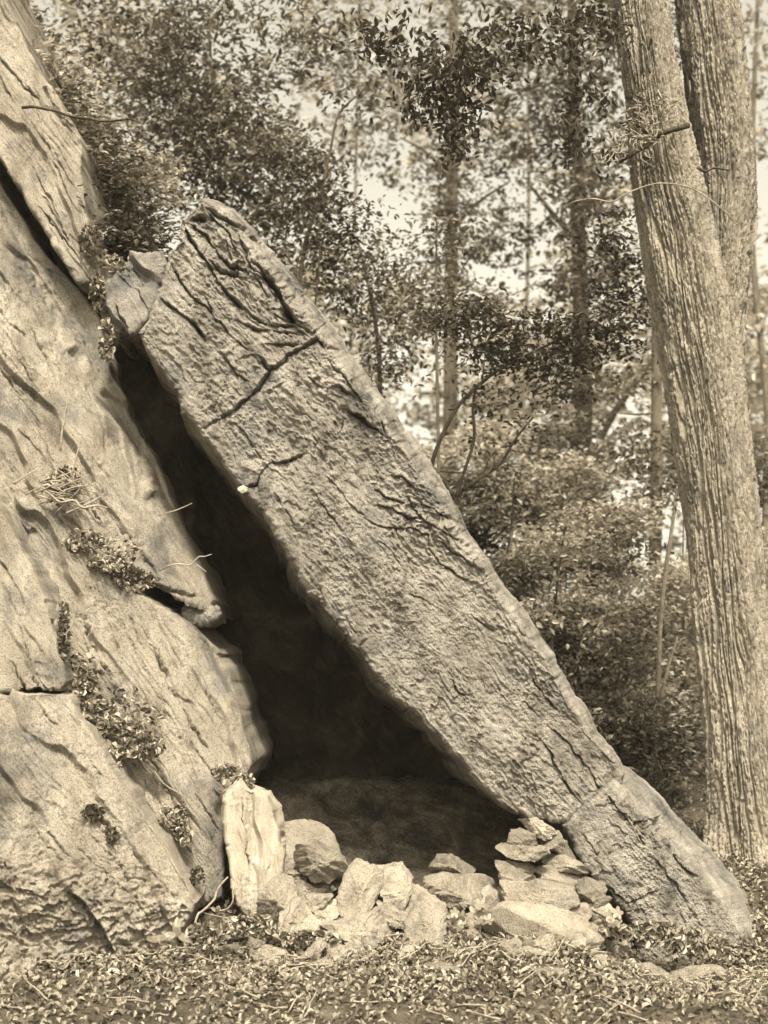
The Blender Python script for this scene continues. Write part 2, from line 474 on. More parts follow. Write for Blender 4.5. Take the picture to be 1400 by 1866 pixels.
SLAB_CRACKS = [
    ([(618,636),(600,636),(578,618),(561,629),(532,643),(496,676),(471,706),(439,736),(418,754),(392,764),(366,782)], 3.0, 0.10),
    ([(553,826),(525,840),(493,843),(475,865),(468,883),(441,891)], 3.0, 0.09),
    ([(461,479),(480,498),(496,518),(518,561),(543,593),(568,608)], 10, 0.15),
    ([(500,520),(530,572),(560,600)], 5, 0.10),
    ([(593,590),(571,611)], 4, 0.10),
    ([(453,572),(496,593),(532,593),(564,615)], 4.5, 0.09),
    ([(430,585),(470,600),(500,603),(545,608)], 3.5, 0.06),
    ([(475,629),(507,631),(543,626)], 7, 0.09),
    ([(478,655),(493,679)], 6, 0.08),
    ([(328,404),(353,447),(374,472),(392,501),(413,533),(438,554),(455,572)], 4.5, 0.10),
    ([(342,404),(374,422),(392,454),(417,483),(438,490),(458,498)], 5, 0.09),
    ([(345,396),(362,392),(372,402)], 9, 0.12),
    ([(374,383),(403,411),(424,440),(434,470)], 3.5, 0.05),
    ([(438,426),(449,472),(470,508),(488,543)], 3.2, 0.06),
    ([(374,379),(417,404),(440,415),(470,443),(496,462)], 4.5, 0.07),
    ([(288,543),(317,561),(345,583),(363,600),(381,632)], 4, 0.08),
    ([(310,480),(340,530),(372,560),(400,590)], 3, 0.05),
    ([(370,540),(392,580),(420,612),(452,640)], 3, 0.05),
    ([(400,640),(430,680),(462,705)], 3, 0.05),
    ([(410,436),(424,475)], 3, 0.05),
    ([(380,470),(402,492),(440,505)], 7, 0.05),
    ([(678,718),(692,747),(703,790)], 5.5, 0.11),
    ([(628,747),(650,754),(671,772),(700,792)], 5, 0.11),
    ([(628,755),(622,780),(614,797)], 4.5, 0.08),
    ([(560,690),(590,705),(620,705),(640,720)], 4, 0.05),
    ([(600,660),(630,690),(660,735)], 4, 0.05),
    ([(711,865),(732,868),(757,890),(778,900)], 2.8, 0.055),
    ([(682,890),(707,908),(735,912)], 2.8, 0.055),
    ([(681,921),(717,925),(740,940),(767,946)], 2.8, 0.055),
    ([(660,943),(685,957),(713,962),(749,961),(778,975),(781,1000),(803,1028),(838,1050),(867,1064)], 2.8, 0.055),
    ([(756,907),(792,932),(831,950),(853,975)], 2.8, 0.055),
    ([(740,895),(752,925),(775,950),(800,965)], 2.8, 0.055),
    ([(803,964),(830,985),(856,1000)], 3.2, 0.06),
    ([(863,1025),(881,1046),(899,1064)], 3.6, 0.06),
    ([(803,986),(838,1014),(870,1035)], 3.2, 0.06),
    ([(690,985),(715,1005),(735,1035)], 3.0, 0.05),
    ([(977,1341),(999,1366),(1020,1405),(1041,1444),(1066,1469)], 2.4, 0.06),
    ([(999,1323),(1031,1348),(1048,1373),(1074,1401),(1091,1434),(1106,1446)], 2.4, 0.06),
    ([(966,1230),(991,1266),(1020,1298)], 2.2, 0.05),
    ([(906,1251),(924,1280)], 2.2, 0.04),
    ([(1099,1373),(1120,1395)], 2.2, 0.04),
    ([(820,1240),(850,1275)], 2.2, 0.03), ([(955,1275),(985,1310)], 2.2, 0.03),
    ([(740,1080),(775,1092),(800,1110)], 2.4, 0.03), ([(860,1120),(900,1150)], 2.4, 0.03),
    ([(560,880),(610,950),(650,1000)], 2.2, 0.03), ([(500,900),(540,960)], 2.2, 0.03),
    ([(590,860),(640,920),(668,945)], 2.2, 0.03), ([(430,770),(462,810),(480,840)], 2.6, 0.04),
]
def slab_relief(X, Y):
    S, T = X * 0.62 + Y * 0.785, X * 0.785 - Y * 0.62
    fold = np.exp(-(((X - 775) / 95) ** 2 + ((Y - 960) / 85) ** 2)) + 0.6 * np.exp(-(((X - 620) / 90) ** 2 + ((Y - 740) / 70) ** 2))
    fold = fold + 0.9 * np.exp(-(((X - 430) / 130) ** 2 + ((Y - 500) / 130) ** 2)) * (T > -400)
    w = 18 * fbm(S / 150, T / 150, 0.3, 3) + fold * 20 * fbm(S / 36, T / 46, 3.1, 3)
    r = 0.07 * fbm(S / 330, T / 130, 1.7, 3)
    m1 = np.clip(0.25 + 1.0 * fbm(S / 170, T / 80, 5.2, 2) + 0.7 * fold, 0, 1.3)
    m2 = np.clip(0.30 + 1.0 * fbm(S / 110, T / 50, 9.2, 2) + 0.5 * fold, 0, 1.2)
    r = r + 0.034 * m1 * plates((T + w) / 50 + 1.1 * fbm(S / 80, T / 50, 6.2, 4, 0.6), 0.12)
    r = r + 0.007 * m2 * plates((T + w) / 16 + 1.2 * fbm(S / 45, T / 30, 7.2, 3), 0.25)
    sp = np.clip(0.5 + 1.0 * fbm(X / 150, Y / 150, 21.0, 2), 0.1, 1.2)
    r = r + 0.022 * sp * plates(2.0 * fbm(S / 150, T / 70, 22.0, 4, 0.55), 0.07) + 0.010 * np.clip(0.2 + 1.2 * fbm(X / 120, Y / 120, 31.0, 2), 0, 1) * plates(3.0 * fbm(S / 60, T / 36, 23.0, 3, 0.6), 0.14)
    r = r + 0.010 * np.clip(0.35 + 1.2 * fbm(X / 170, Y / 170, 33.0, 2), 0, 1) * plates((T + w) / 10.5 + 0.5 * fbm(S / 90, T / 30, 34.0, 3), 0.3)
    r = r + 0.008 * fbm(X / 17, Y / 13, 24.0, 3, 0.65)
    r = r + (0.006 + 0.022 * fold) * fbm(S / (150 - 60 * np.clip(fold, 0, 1)), (T + w) / 13, 2.2, 3, 0.65)
    gm = np.clip(0.5 + 1.3 * fbm(S / 140, T / 90, 14.0, 2), 0.08, 1.5)
    r = r + gm * (0.009 * fbm(S / 16, T / 10, 4.4, 3, 0.68) + 0.0075 * fbm(X / 5.5, Y / 5.5, 5.5, 2, 0.7))
    return r + grooves(X, Y, SLAB_CRACKS)
def slab_depth(X, Y):
    return 0.30 - 0.35 * (X - 340) / 800.0 + 0.10 * np.sin((X - Y * 0.4) / 260.0)
def slab_chamfer(u):
    return 0.885 + 0.05 * u + 0.022 * fbm(u * 9, 0.3 + 0 * u, 0.0, 4, 0.6), 0.75 - 0.2 * u
leaning_slab = rock_patch('leaning_boulder', SLAB_L, SLAB_R, 980, 250, slab_depth, slab_relief, M['slab'], back=3.6,
                          drift_a=(-0.16, -0.13), drift_b=(-0.2, -0.5), rough=4.6, seed=1, chamfer=slab_chamfer, round_px=12, round_m=0.09, end_px=9)
tag(leaning_slab, 'huge cracked gneiss slab leaning diagonally over the dark hollow', 'boulder')

FOOT_CRACKS = [
    ([(1109,1451),(1127,1473),(1149,1505)], 2.4, 0.07), ([(1152,1503),(1177,1494),(1193,1496)], 2.4, 0.06),
    ([(1190,1492),(1200,1500)], 8, 0.14), ([(1163,1523),(1177,1541)], 2.4, 0.05),
    ([(1188,1501),(1224,1548),(1245,1580),(1284,1612)], 2.4, 0.06), ([(1066,1576),(1099,1609),(1141,1644)], 2.6, 0.06),
    ([(1141,1644),(1175,1632),(1206,1623)], 2.0, 0.04), ([(1060,1520),(1090,1560)], 2.2, 0.03),
    ([(1190,1560),(1230,1610),(1260,1650)], 2.2, 0.04),
]
FOOT_L = [(1029,1506), (1037,1524), (1047,1548), (1066,1582), (1098,1612), (1116,1632), (1140,1658), (1152,1680), (1164,1726), (1175,1790)]
FOOT_R = [(1146,1398), (1178,1428), (1204,1452), (1240,1490), (1272,1524), (1312,1566), (1362,1624), (1412,1690), (1450,1760), (1470,1800)]
foot = rock_patch('foot_boulder', FOOT_L, FOOT_R, 420, 250, plane(-0.12, 1150, 1550, -0.02, 0.10),
                  lambda X, Y: 0.8 * slab_relief(X + 900, Y + 400) + grooves(X, Y, FOOT_CRACKS), M['slab'], back=3.0,
                  drift_b=(-0.1, -0.5), rough=4.6, seed=21, chamfer=lambda u: (0.70 + 0.06 * u, 0.9 + 0 * u), round_px=10, round_m=0.08, end_px=8)
tag(foot, 'broken lower block at the foot of the leaning slab, parted by a jagged crack', 'boulder')

# rock wedged between the slab's head and the outcrop
wedge = rock_patch('wedged_rock', [(232,470),(198,490),(184,530),(180,570),(188,596),(216,612)],
                   [(296,458),(305,480),(303,520),(292,560),(275,590),(252,612)], 150, 120, plane(0.62, 240, 540, 0.1, 0.25),
                   sheet_relief(3.0, 60, [([(215,500),(250,530),(275,570)], 2.5, 0.04), ([(240,480),(262,520)], 2.5, 0.03), ([(210,560),(235,600)], 3, 0.05)], 0.07, 0.008, 0.018, 10),
                   M['slab'], back=2.6, rough=5, seed=31, round_px=22, round_m=0.16, end_px=14)
tag(wedge, 'rough tan rock wedged between the outcrop and the head of the leaning slab', 'rock')

# ------------------------------------------------------------------ the outcrop on the left: sheets of gneiss
outcrop = bpy.data.objects.new('rock_face', None); COL.objects.link(outcrop)
outcrop.location = (-3.0, 0.5, -0.6); WLOC[outcrop.name] = Vector(outcrop.location)
tag(outcrop, kind='structure')
rock_patch('ledge', [(-170, 20), (-80, 160), (0, 290), (78, 408), (112, 468), (146, 518)],
           [(-40, -150), (20, 20), (70, 120), (112, 185), (150, 268), (152, 340), (163, 415), (184, 470), (186, 512)], 320, 200,
           plane(1.15, 100, 350, 0.35, 0.22), sheet_relief(11, 57, hairlines(1, 12, -60, 140, 100, 420) + [([(60,300),(100,380),(130,450)], 3, 0.04)], 0.06, 0.022, 0.009), M['face'], outcrop, back=3.5, seed=41)
rock_patch('ledge', [(-180, 80), (-180, 350), (-180, 600), (-180, 760), (-180, 900)],
           [(-170, 70), (0, 330), (66, 442), (108, 492), (150, 530), (186, 590), (206, 680), (256, 790), (301, 872), (332, 950), (372, 1030), (392, 1092), (385, 1116)], 460, 330,
           lambda X, Y: plane(0.72, 180, 700, 0.36, 0.24)(X, Y) + 0.5 * np.exp(-np.clip(0.85 * (332 - X) + 0.5 * (Y - 950), 0, 400) / 26.0),
           sheet_relief(12, 58, hairlines(2, 26, -100, 260, 420, 980) + [([(80,490),(110,500),(128,508)], 2.5, 0.04), ([(150,620),(170,660),(185,690)], 2, 0.02),
                                 ([(120,940),(160,975),(215,1010),(260,1050),(310,1075),(370,1088)], 5, 0.08),
                                 ([(255,1000),(285,1040),(300,1062)], 4, 0.05), ([(220,960),(250,1000)], 4, 0.04)], 0.07, 0.022, 0.013), M['face'], outcrop, back=3.6, seed=42)
rock_patch('ledge', [(-160, 930), (-160, 1050), (-160, 1150), (-120, 1300), (80, 1420), (250, 1560), (330, 1660)],
           [(60, 905), (130, 968), (205, 1030), (252, 1078), (290, 1104), (335, 1130), (392, 1178), (414, 1215), (431, 1270), (448, 1345), (456, 1388), (446, 1420), (415, 1470), (410, 1560), (408, 1640)], 460, 300,
           lambda X, Y: plane(0.02, 300, 1300, 0.42, 0.30)(X, Y) + 0.3 * np.exp(-np.clip(0.9 * (440 - X) + 0.42 * (Y - 1300), 0, 400) / 9.0),
           sheet_relief(13, 60, hairlines(3, 30, 60, 400, 1060, 1500, 61) + [([(290,1180),(305,1230),(312,1265)], 2.5, 0.05), ([(148,1110),(175,1180),(215,1270),(250,1330)], 3.5, 0.06),
                                 ([(180,1190),(215,1255),(262,1335)], 3, 0.05), ([(250,1340),(290,1400),(330,1480),(362,1560)], 3, 0.05),
                                 ([(340,1300),(360,1335),(380,1370)], 2.6, 0.05), ([(258,1290),(275,1300)], 5, 0.06), ([(390,1280),(400,1300)], 3, 0.04),
                                 ([(200,1370),(250,1440),(300,1520),(345,1590)], 6, 0.08)], 0.06, 0.026, 0.009, 11), M['face'], outcrop, back=3.6, seed=43)
rock_patch('ledge', [(-170, 700), (-170, 900), (-170, 1120), (-170, 1268)],
           [(-155, 680), (-40, 860), (50, 1010), (86, 1090), (100, 1150), (112, 1200), (124, 1240), (110, 1262)], 260, 180,
           plane(-0.62, 100, 1150, 0.35, 0.30), sheet_relief(14, 62, hairlines(4, 8, -60, 90, 950, 1200) + [([(80,1090),(98,1150)], 3, 0.04)], 0.05, 0.02, 0.009), M['face'], outcrop, back=2.0, seed=44)

_low = sheet_relief(15, 58, hairlines(5, 14, -60, 250, 1280, 1560) + [([(155,1470),(175,1488),(195,1505),(215,1538)], 7, 0.08), ([(235,1540),(270,1585),(325,1640)], 2.5, 0.04)], 0.07, 0.022, 0.013)
def low_relief(X, Y):
    broken = 1 / (1 + np.exp(-(Y - 1575 - 0.18 * (X - 150) + 25 * fbm(X / 60, Y / 60, 3.0, 2)) / 12.0))
    return _low(X, Y) + broken * (0.04 * plates(1.8 * fbm(X / 110, Y / 60, 2.0, 4, 0.55), 0.12) + 0.022 * fbm(X / 36, Y / 26, 6.0, 5, 0.62))
low = rock_patch('ledge_boulder', [(-170, 1262), (-170, 1400), (-170, 1600), (-150, 1960)],
                 [(70, 1262), (125, 1268), (150, 1305), (205, 1400), (258, 1470), (310, 1545), (350, 1610), (366, 1642), (352, 1664), (335, 1690), (322, 1730), (310, 1800), (290, 1900), (250, 1960)], 420, 320,
                 lambda X, Y: plane(-0.98, 200, 1480, 0.40, 0.36)(X, Y) + 0.22 * np.clip((Y - 1612 - 0.10 * X) / 90.0, 0, 1.0) ** 1.2 ,
                 low_relief, M['face'], None, back=1.6, seed=45)
tag(low, 'big smooth-topped boulder with a rough undercut nose below the outcrop', 'boulder')

pale = rock_patch('upright_slab', [(431,1424),(406,1459),(411,1510),(416,1560),(424,1620),(440,1665)],
                  [(436,1424),(456,1438),(488,1449),(498,1480),(507,1518),(518,1556),(514,1610),(500,1680)], 200, 120,
                  plane(-0.42, 460, 1550, 0.25, 0.22), sheet_relief(16, 80, [([(440,1450),(450,1540),(455,1600)], 2, 0.03)], 0.02, 0.010, 0.008, 9), M['pale'], None, back=0.35, rough=4, seed=46)
tag(pale, 'pale upright pointed slab standing at the left jamb of the hollow', 'rock')

# the lit knob inside the notch of the outcrop
knob = rock_patch('notch_rock', [(330,1112),(334,1128),(352,1138)], [(376,1098),(394,1110),(398,1126)], 60, 60, plane(0.75, 365, 1118, 0.2, 0.3),
                  sheet_relief(17, 40, (), 0.08, 0.02, 0.03, 9), M['slab'], None, back=0.5, rough=7, seed=47)
tag(knob, 'small rough knob of rock inside the notch under the middle ledge', 'rock')

# ------------------------------------------------------------------ the hollow: back wall with a shelf, side
def back_depth(X, Y):
    d = 2.7 + 0.25 * fbm(X / 220, Y / 160, 3.0, 3)
    d = d - 0.35 / (1 + np.exp(-(Y - 1432 - 4 * fbm(X / 60, 0.5, 1.0, 2)) / 2.5))
    d = d - 0.9 * np.clip((Y - 1440) / 200.0, 0, 1.2) - 1.0 * np.exp(-np.clip(X - 350, 0, 900) / 90.0)
    return d
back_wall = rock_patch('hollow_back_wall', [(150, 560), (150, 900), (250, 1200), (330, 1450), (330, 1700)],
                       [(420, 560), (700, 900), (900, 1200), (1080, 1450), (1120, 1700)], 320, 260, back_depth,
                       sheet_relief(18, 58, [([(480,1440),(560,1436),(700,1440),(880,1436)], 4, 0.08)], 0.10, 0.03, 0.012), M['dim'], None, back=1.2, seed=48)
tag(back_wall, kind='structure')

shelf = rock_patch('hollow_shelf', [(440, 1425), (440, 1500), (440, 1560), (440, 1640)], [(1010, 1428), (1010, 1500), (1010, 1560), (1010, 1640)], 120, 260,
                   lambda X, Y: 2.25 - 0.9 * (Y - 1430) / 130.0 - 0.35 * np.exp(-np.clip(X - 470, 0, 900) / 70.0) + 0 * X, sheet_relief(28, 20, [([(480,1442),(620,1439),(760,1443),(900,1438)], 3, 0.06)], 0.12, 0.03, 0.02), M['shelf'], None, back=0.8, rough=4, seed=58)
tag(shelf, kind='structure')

# brushy slope above the outcrop
slope = rock_patch('hillside', [(-220, -150), (-220, 200), (-220, 500), (-220, 760)],
                   [(-60, -150), (60, 60), (112, 158), (165, 255), (216, 340), (266, 420), (305, 482), (330, 620), (330, 760)], 160, 140,
                   plane(2.6, 200, 400, 0.35, 0.5), sheet_relief(19, 60, (), 0.14, 0.03, 0.03), M['soil'], None, back=8.0, rough=6, seed=49)
tag(slope, kind='structure')

# ------------------------------------------------------------------ stones of the low dry wall
def stone(name, poly, y, thick, mat, parent=None, seed=0, lean=0.35, nth=88, layer=0.0, ang=0.0, rough=1.0):
    p = np.array(poly, float); p = p.mean(0) + (p - p.mean(0)) * 1.07
    # area centroid
    q = np.roll(p, -1, 0); cr = p[:, 0] * q[:, 1] - q[:, 0] * p[:, 1]
    A = cr.sum() / 2
    c = np.array([((p[:, 0] + q[:, 0]) * cr).sum(), ((p[:, 1] + q[:, 1]) * cr).sum()]) / (6 * A)
    th = np.linspace(0, 2 * np.pi, nth, endpoint=False)
    R = np.zeros(nth)
    for i, t in enumerate(th):
        d = np.array([math.cos(t), math.sin(t)]); best = 0
        for a, b in zip(p, q):
            e = b - a; den = d[0] * e[1] - d[1] * e[0]
            if abs(den) < 1e-9: continue
            w = a - c
            s = (w[0] * e[1] - w[1] * e[0]) / den; k = (w[0] * d[1] - w[1] * d[0]) / den
            if -1e-6 <= k <= 1 + 1e-6 and s > best: best = s
        R[i] = max(best, 3)
    fl = np.concatenate([np.linspace(0.05, 0.86, 11), [0.92, 0.965, 0.99, 1.0]])
    f = np.concatenate([fl, fl[::-1][1:]])[:, None]
    g = np.concatenate([(1 - fl ** 7) ** (1 / 3.0), -((1 - fl ** 7) ** (1 / 3.0))[::-1][1:]])[:, None]
    nph = len(f)
    dx = f * R[None] * np.cos(th)[None]; dy = f * R[None] * np.sin(th)[None]
    k = 1 / ppm(y)
    x0, _, z0 = place(c[0], c[1], y)
    X = x0 + dx * k; Z = z0 - dy * k
    V = np.stack([X, y - g * thick / 2 + 0 * X, Z], -1)
    sz = math.sqrt(abs(A)) * k
    cen = np.array([x0, y, z0]); r_ = np.random.default_rng(seed * 7 + 1)
    for _ in range(7):                                   # hewn facets: flatten everything beyond a few tilted planes
        nn = r_.normal(size=3); nn[1] = -abs(nn[1]) * 1.0 - 1.0; nn[2] = nn[2] * 0.9 + 0.35; nn /= np.linalg.norm(nn)
        e = (V - cen) @ nn
        cut = np.quantile(e, r_.uniform(0.55, 0.88))
        V = V - np.clip(e - cut, 0, None)[..., None] * nn * 0.97
    V[..., 1] += lean * (V[..., 2] - z0)
    n = V - cen; n /= np.linalg.norm(n, axis=-1)[..., None] + 1e-9
    S = seed * 3.17
    h = 0.05 * sz * fbm(V[..., 0] * 1.3 / sz + S, V[..., 1] * 1.3 / sz, V[..., 2] * 1.3 / sz, 3) * rough
    ca, sa = math.cos(ang), math.sin(ang)
    lay = -V[..., 0] * sa + V[..., 2] * ca + 0.35 * V[..., 1] + 0.02 * perlin(V[..., 0] * 6 + S, V[..., 1] * 6, V[..., 2] * 6)
    h = h + 1.6 * layer * plates(lay * 14 + S + 0.5 * perlin(V[..., 0] * 4, V[..., 1] * 4, V[..., 2] * 4 + S), 0.2)
    h = h + 0.012 * fbm(V[..., 0] * 24 + S, V[..., 1] * 24, V[..., 2] * 24, 3, 0.7)
    V = V + n * h[..., None]
    vv = V.reshape(-1, 3)
    fr = vv[:nth].mean(0); bk = vv[-nth:].mean(0)
    vv = np.concatenate([vv, [fr], [bk]])
    i = np.arange(nth); j = (i + 1) % nth; N = nph * nth
    fs = [grid_faces(nph, nth, True)[:, ::-1], np.stack([np.full(nth, N), i, j], 1), np.stack([np.full(nth, N + 1), (nph - 1) * nth + j, (nph - 1) * nth + i], 1)]
    return mk(name, vv, fs, mat, parent, smooth=False)

wall = thing('dry_stone_wall', 'low tumbled dry-stone wall across the mouth of the hollow', 'stone wall', place(680, 1715, -0.7))
WALL = [  # outline, depth, thickness, layering, layering angle
    ([(522,1571),(538,1546),(570,1537),(613,1553),(636,1582),(622,1604),(577,1605),(545,1590)], -0.45, 0.50, 0.012, -0.3),
    ([(613,1636),(627,1596),(652,1573),(698,1594),(696,1614),(678,1662),(664,1664),(641,1682),(620,1661)], -0.62, 0.34, 0.016, 1.15),
    ([(680,1582),(734,1579),(753,1603),(749,1624),(734,1652),(706,1650),(692,1618)], -0.48, 0.42, 0.008, 0.1),
    ([(686,1644),(706,1650),(734,1648),(752,1657),(740,1689),(716,1686),(691,1664)], -0.66, 0.36, 0.010, -0.5),
    ([(734,1724),(741,1682),(757,1652),(775,1630),(792,1640),(813,1657),(812,1724)], -0.86, 0.36, 0.006, 0.2),
    ([(741,1645),(752,1616),(778,1626),(776,1640),(757,1664)], -0.55, 0.34, 0.006, 0.4),
    ([(782,1582),(798,1562),(823,1560),(848,1576),(870,1587),(841,1598),(790,1592)], -0.15, 0.36, 0.006, -0.2),
    ([(775,1606),(813,1595),(850,1599),(884,1600),(918,1612),(916,1640),(880,1642),(850,1645),(816,1664),(777,1630)], -0.35, 0.55, 0.010, 0.0),
    ([(536,1644),(563,1633),(606,1634),(592,1648),(559,1660)], -0.62, 0.34, 0.010, 0.1),
    ([(556,1660),(588,1640),(612,1645),(616,1666),(581,1680)], -0.70, 0.30, 0.010, 0.5),
    ([(585,1684),(641,1678),(691,1661),(727,1688),(738,1704),(690,1716),(620,1704)], -0.85, 0.45, 0.012, -0.1),
    ([(474,1624),(505,1600),(530,1596),(540,1632),(518,1690),(488,1694),(470,1657)], -0.60, 0.34, 0.010, 1.2),
    ([(530,1606),(580,1618),(608,1632),(596,1642),(541,1638)], -0.38, 0.40, 0.008, -0.3),
    ([(505,1636),(545,1644),(570,1672),(600,1690),(560,1716),(510,1700)], -0.78, 0.40, 0.008, -0.4),
    ([(840,1650),(890,1640),(915,1652),(900,1690),(860,1720),(815,1722),(812,1668)], -0.50, 0.30, 0.006, 0.1),
]
_r = np.random.default_rng(77)
for k in range(64):                                      # broken pieces packed between and under the larger ones
    px, py = _r.uniform(470, 1100), _r.uniform(1628, 1712)
    if k % 4 == 0: py = _r.uniform(1590, 1640)
    if k >= 40: px, py = _r.uniform(380, 1150), _r.uniform(1690, 1745)
    if px > 760 and py < 1615: py += 40
    w_, h_ = _r.uniform(20, 44), _r.uniform(8, 20)
    a_ = np.sort(_r.uniform(0, 2 * np.pi, 7)); q_ = _r.uniform(0.8, 1.15, 7); ti = _r.normal() * 0.35
    ex, ey = w_ * q_ * np.cos(a_), h_ * q_ * np.sin(a_)
    yd = -0.25 - (py - 1600) / 110.0 * 0.46
    if k >= 40:                                          # flat rubble lying on the ground before the wall
        ys_ = np.linspace(-0.4, -2.2, 60); kk = 1 / ppm(ys_)
        gp = HORIZON - (ground_z((px - 700) * kk, ys_) - CAM_Z) / kk
        py = _r.uniform(1712, 1760); yd = float(ys_[np.argmin(np.abs(gp - py - 2))]); py -= 0.35 * h_
    WALL.append((list(zip(px + ex * math.cos(ti) - ey * math.sin(ti), py + ex * math.sin(ti) + ey * math.cos(ti))), yd, 0.3, 0.012, -ti))
for i, (poly, y, t, lay, ang) in enumerate(WALL):
    stone('stone', poly, y, t, M['stone'] if i < 15 or i % 3 else M['face'], wall, seed=i + 1, layer=lay, ang=ang, nth=88 if i < 15 else 48)
pile = thing('stone_pile', 'stack of flat stones packed up under the foot of the leaning slab', 'stone pile', place(985, 1700, -0.5))
PILE = [
    ([(927,1537),(934,1516),(952,1513),(974,1522),(979,1541),(959,1546)], -0.30, 0.36, 0.006, -0.1),
    ([(899,1548),(916,1541),(963,1543),(995,1545),(998,1556),(977,1567),(927,1562)], -0.38, 0.44, 0.006, -0.05),
    ([(949,1498),(981,1493),(1009,1511),(1014,1520),(991,1530),(972,1520)], -0.05, 0.36, 0.006, -0.3),
    ([(986,1536),(1000,1524),(1021,1518),(1036,1544),(1054,1568),(1020,1558)], -0.14, 0.36, 0.012, -0.6),
    ([(988,1560),(1020,1560),(1063,1575),(1068,1589),(1031,1587),(988,1575)], -0.20, 0.40, 0.014, -0.25),
    ([(925,1568),(959,1571),(976,1584),(963,1593),(936,1584)], -0.30, 0.36, 0.008, -0.3),
    ([(907,1573),(927,1575),(975,1598),(979,1611),(940,1610),(914,1603)], -0.42, 0.40, 0.008, -0.4),
    ([(975,1586),(1020,1583),(1065,1601),(1050,1619),(991,1611)], -0.30, 0.42, 0.014, -0.2),
    ([(914,1605),(977,1608),(1041,1618),(1051,1644),(1006,1660),(974,1657),(922,1646)], -0.55, 0.50, 0.008, -0.1),
    ([(1050,1616),(1070,1602),(1107,1615),(1103,1634),(1077,1656),(1047,1644)], -0.42, 0.42, 0.008, 0.3),
    ([(1031,1650),(1070,1650),(1083,1666),(1063,1678),(1034,1664)], -0.62, 0.30, 0.006, 0.0),
    ([(878,1678),(927,1655),(1020,1658),(1070,1684),(1104,1722),(1050,1760),(950,1765),(885,1730)], -0.90, 0.55, 0.008, -0.2),
    ([(1070,1664),(1110,1650),(1128,1672),(1118,1700),(1085,1700)], -0.55, 0.34, 0.008, 0.3),
]
for i, (poly, y, t, lay, ang) in enumerate(PILE):
    stone('stone', poly, y, t, M['stone'], pile, seed=i + 31, layer=lay, ang=ang)
hump = stone('rounded_boulder', [(500,1520),(520,1508),(552,1503),(591,1499),(620,1510),(641,1543),(650,1578),(620,1610),(540,1620),(500,1600)], 0.15, 0.7, M['stone'], None, seed=77, rough=0.7)
tag(hump, 'rounded boulder resting behind the tumbled wall at the hollow mouth', 'boulder')
GR = 'half-buried stones on the forest floor'
for i, (px, py, w, h, y) in enumerate([(585,1772,40,14,-1.3),(800,1790,54,16,-1.5),(1180,1745,44,18,-1.0),(1280,1760,60,24,-0.8),(430,1725,30,14,-1.0),(1010,1790,34,12,-1.6)]):
    r_ = np.random.default_rng(400 + i)
    gz = float(ground_z(np.array([(px - 700) / ppm(y)]), np.array([y]))[0]); py = HORIZON - (gz - CAM_Z) * ppm(y) - 0.2 * h
    a = np.linspace(0, 2 * np.pi, 9, endpoint=False) + r_.uniform(-.2, .2, 9)
    q = r_.uniform(0.8, 1.15, 9)
    o = stone('half_buried_stone', list(zip(px + w * q * np.cos(a), py + h * q * np.sin(a))), y, 0.3, M['stone'], None, seed=90 + i, nth=40)
    tag(o, 'weathered stone half buried in leaf litter on the open ground', 'stone', GR)
for i, (px, py, w, h, y) in enumerate([(560,1560,30,14,1.2),(640,1572,22,10,1.0),(690,1560,34,14,1.5),(740,1578,20,9,0.8),(850,1574,26,12,0.9),(520,1500,26,22,1.7),(600,1530,20,9,1.6),(800,1556,24,10,1.5)]):
    r_ = np.random.default_rng(450 + i)
    gz = float(ground_z(np.array([(px - 700) / ppm(y)]), np.array([y]))[0]); py = HORIZON - (gz - CAM_Z) * ppm(y) - 0.4 * h
    a = np.linspace(0, 2 * np.pi, 8, endpoint=False) + r_.uniform(-.25, .25, 8); q = r_.uniform(0.75, 1.15, 8)
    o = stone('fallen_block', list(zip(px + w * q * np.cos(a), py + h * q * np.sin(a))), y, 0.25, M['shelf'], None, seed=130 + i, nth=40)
    tag(o, 'dim fallen block lying on the floor inside the hollow', 'stone', 'fallen blocks inside the hollow')
small = stone('edge_pebble', [(434,888),(443,884),(452,887),(452,894),(442,898),(434,895)], -0.02, 0.06, M['pale'], None, seed=78)
tag(small, 'tiny white stone lodged on the lower edge of the leaning slab', 'stone')

# ------------------------------------------------------------------ foliage
def leaf_cards(C, size, seed, up=0.6, cam_bias=0.25, aspect=0.5, fold=0.25):
    r = np.random.default_rng(seed)
    n = len(C)
    nrm = r.normal(size=(n, 3)) * (1 - up) + np.array([0, -cam_bias, up]); nrm /= np.linalg.norm(nrm, axis=1)[:, None]
    a = r.normal(size=(n, 3)); a[:, 2] -= 0.35
    a -= (a * nrm).sum(1)[:, None] * nrm; a /= np.linalg.norm(a, axis=1)[:, None]
    b = np.cross(nrm, a)
    s = size * r.uniform(0.6, 1.35, n)[:, None]
    base = C - a * s * 0.5; tip = C + a * s * 0.5 - nrm * s * 0.1
    l = C - a * s * 0.05 + b * s * aspect * 0.5 + nrm * s * fold * 0.3
    rr = C - a * s * 0.05 - b * s * aspect * 0.5 + nrm * s * fold * 0.3
    wv = b * s * aspect * 0.5; lift = nrm * s * fold * 0.3
    l1 = C - a * s * 0.22 + wv * 0.9 + lift; l2 = C + a * s * 0.18 + wv * 0.8 + lift
    r1 = C - a * s * 0.22 - wv * 0.9 + lift; r2 = C + a * s * 0.18 - wv * 0.8 + lift
    V = np.stack([base, r1, r2, tip, l2, l1], 1).reshape(-1, 3)
    k = np.arange(n) * 6
    F = np.concatenate([np.stack([k, k + 1, k + 2, k + 3], 1), np.stack([k, k + 3, k + 4, k + 5], 1)])
    return V, [F]

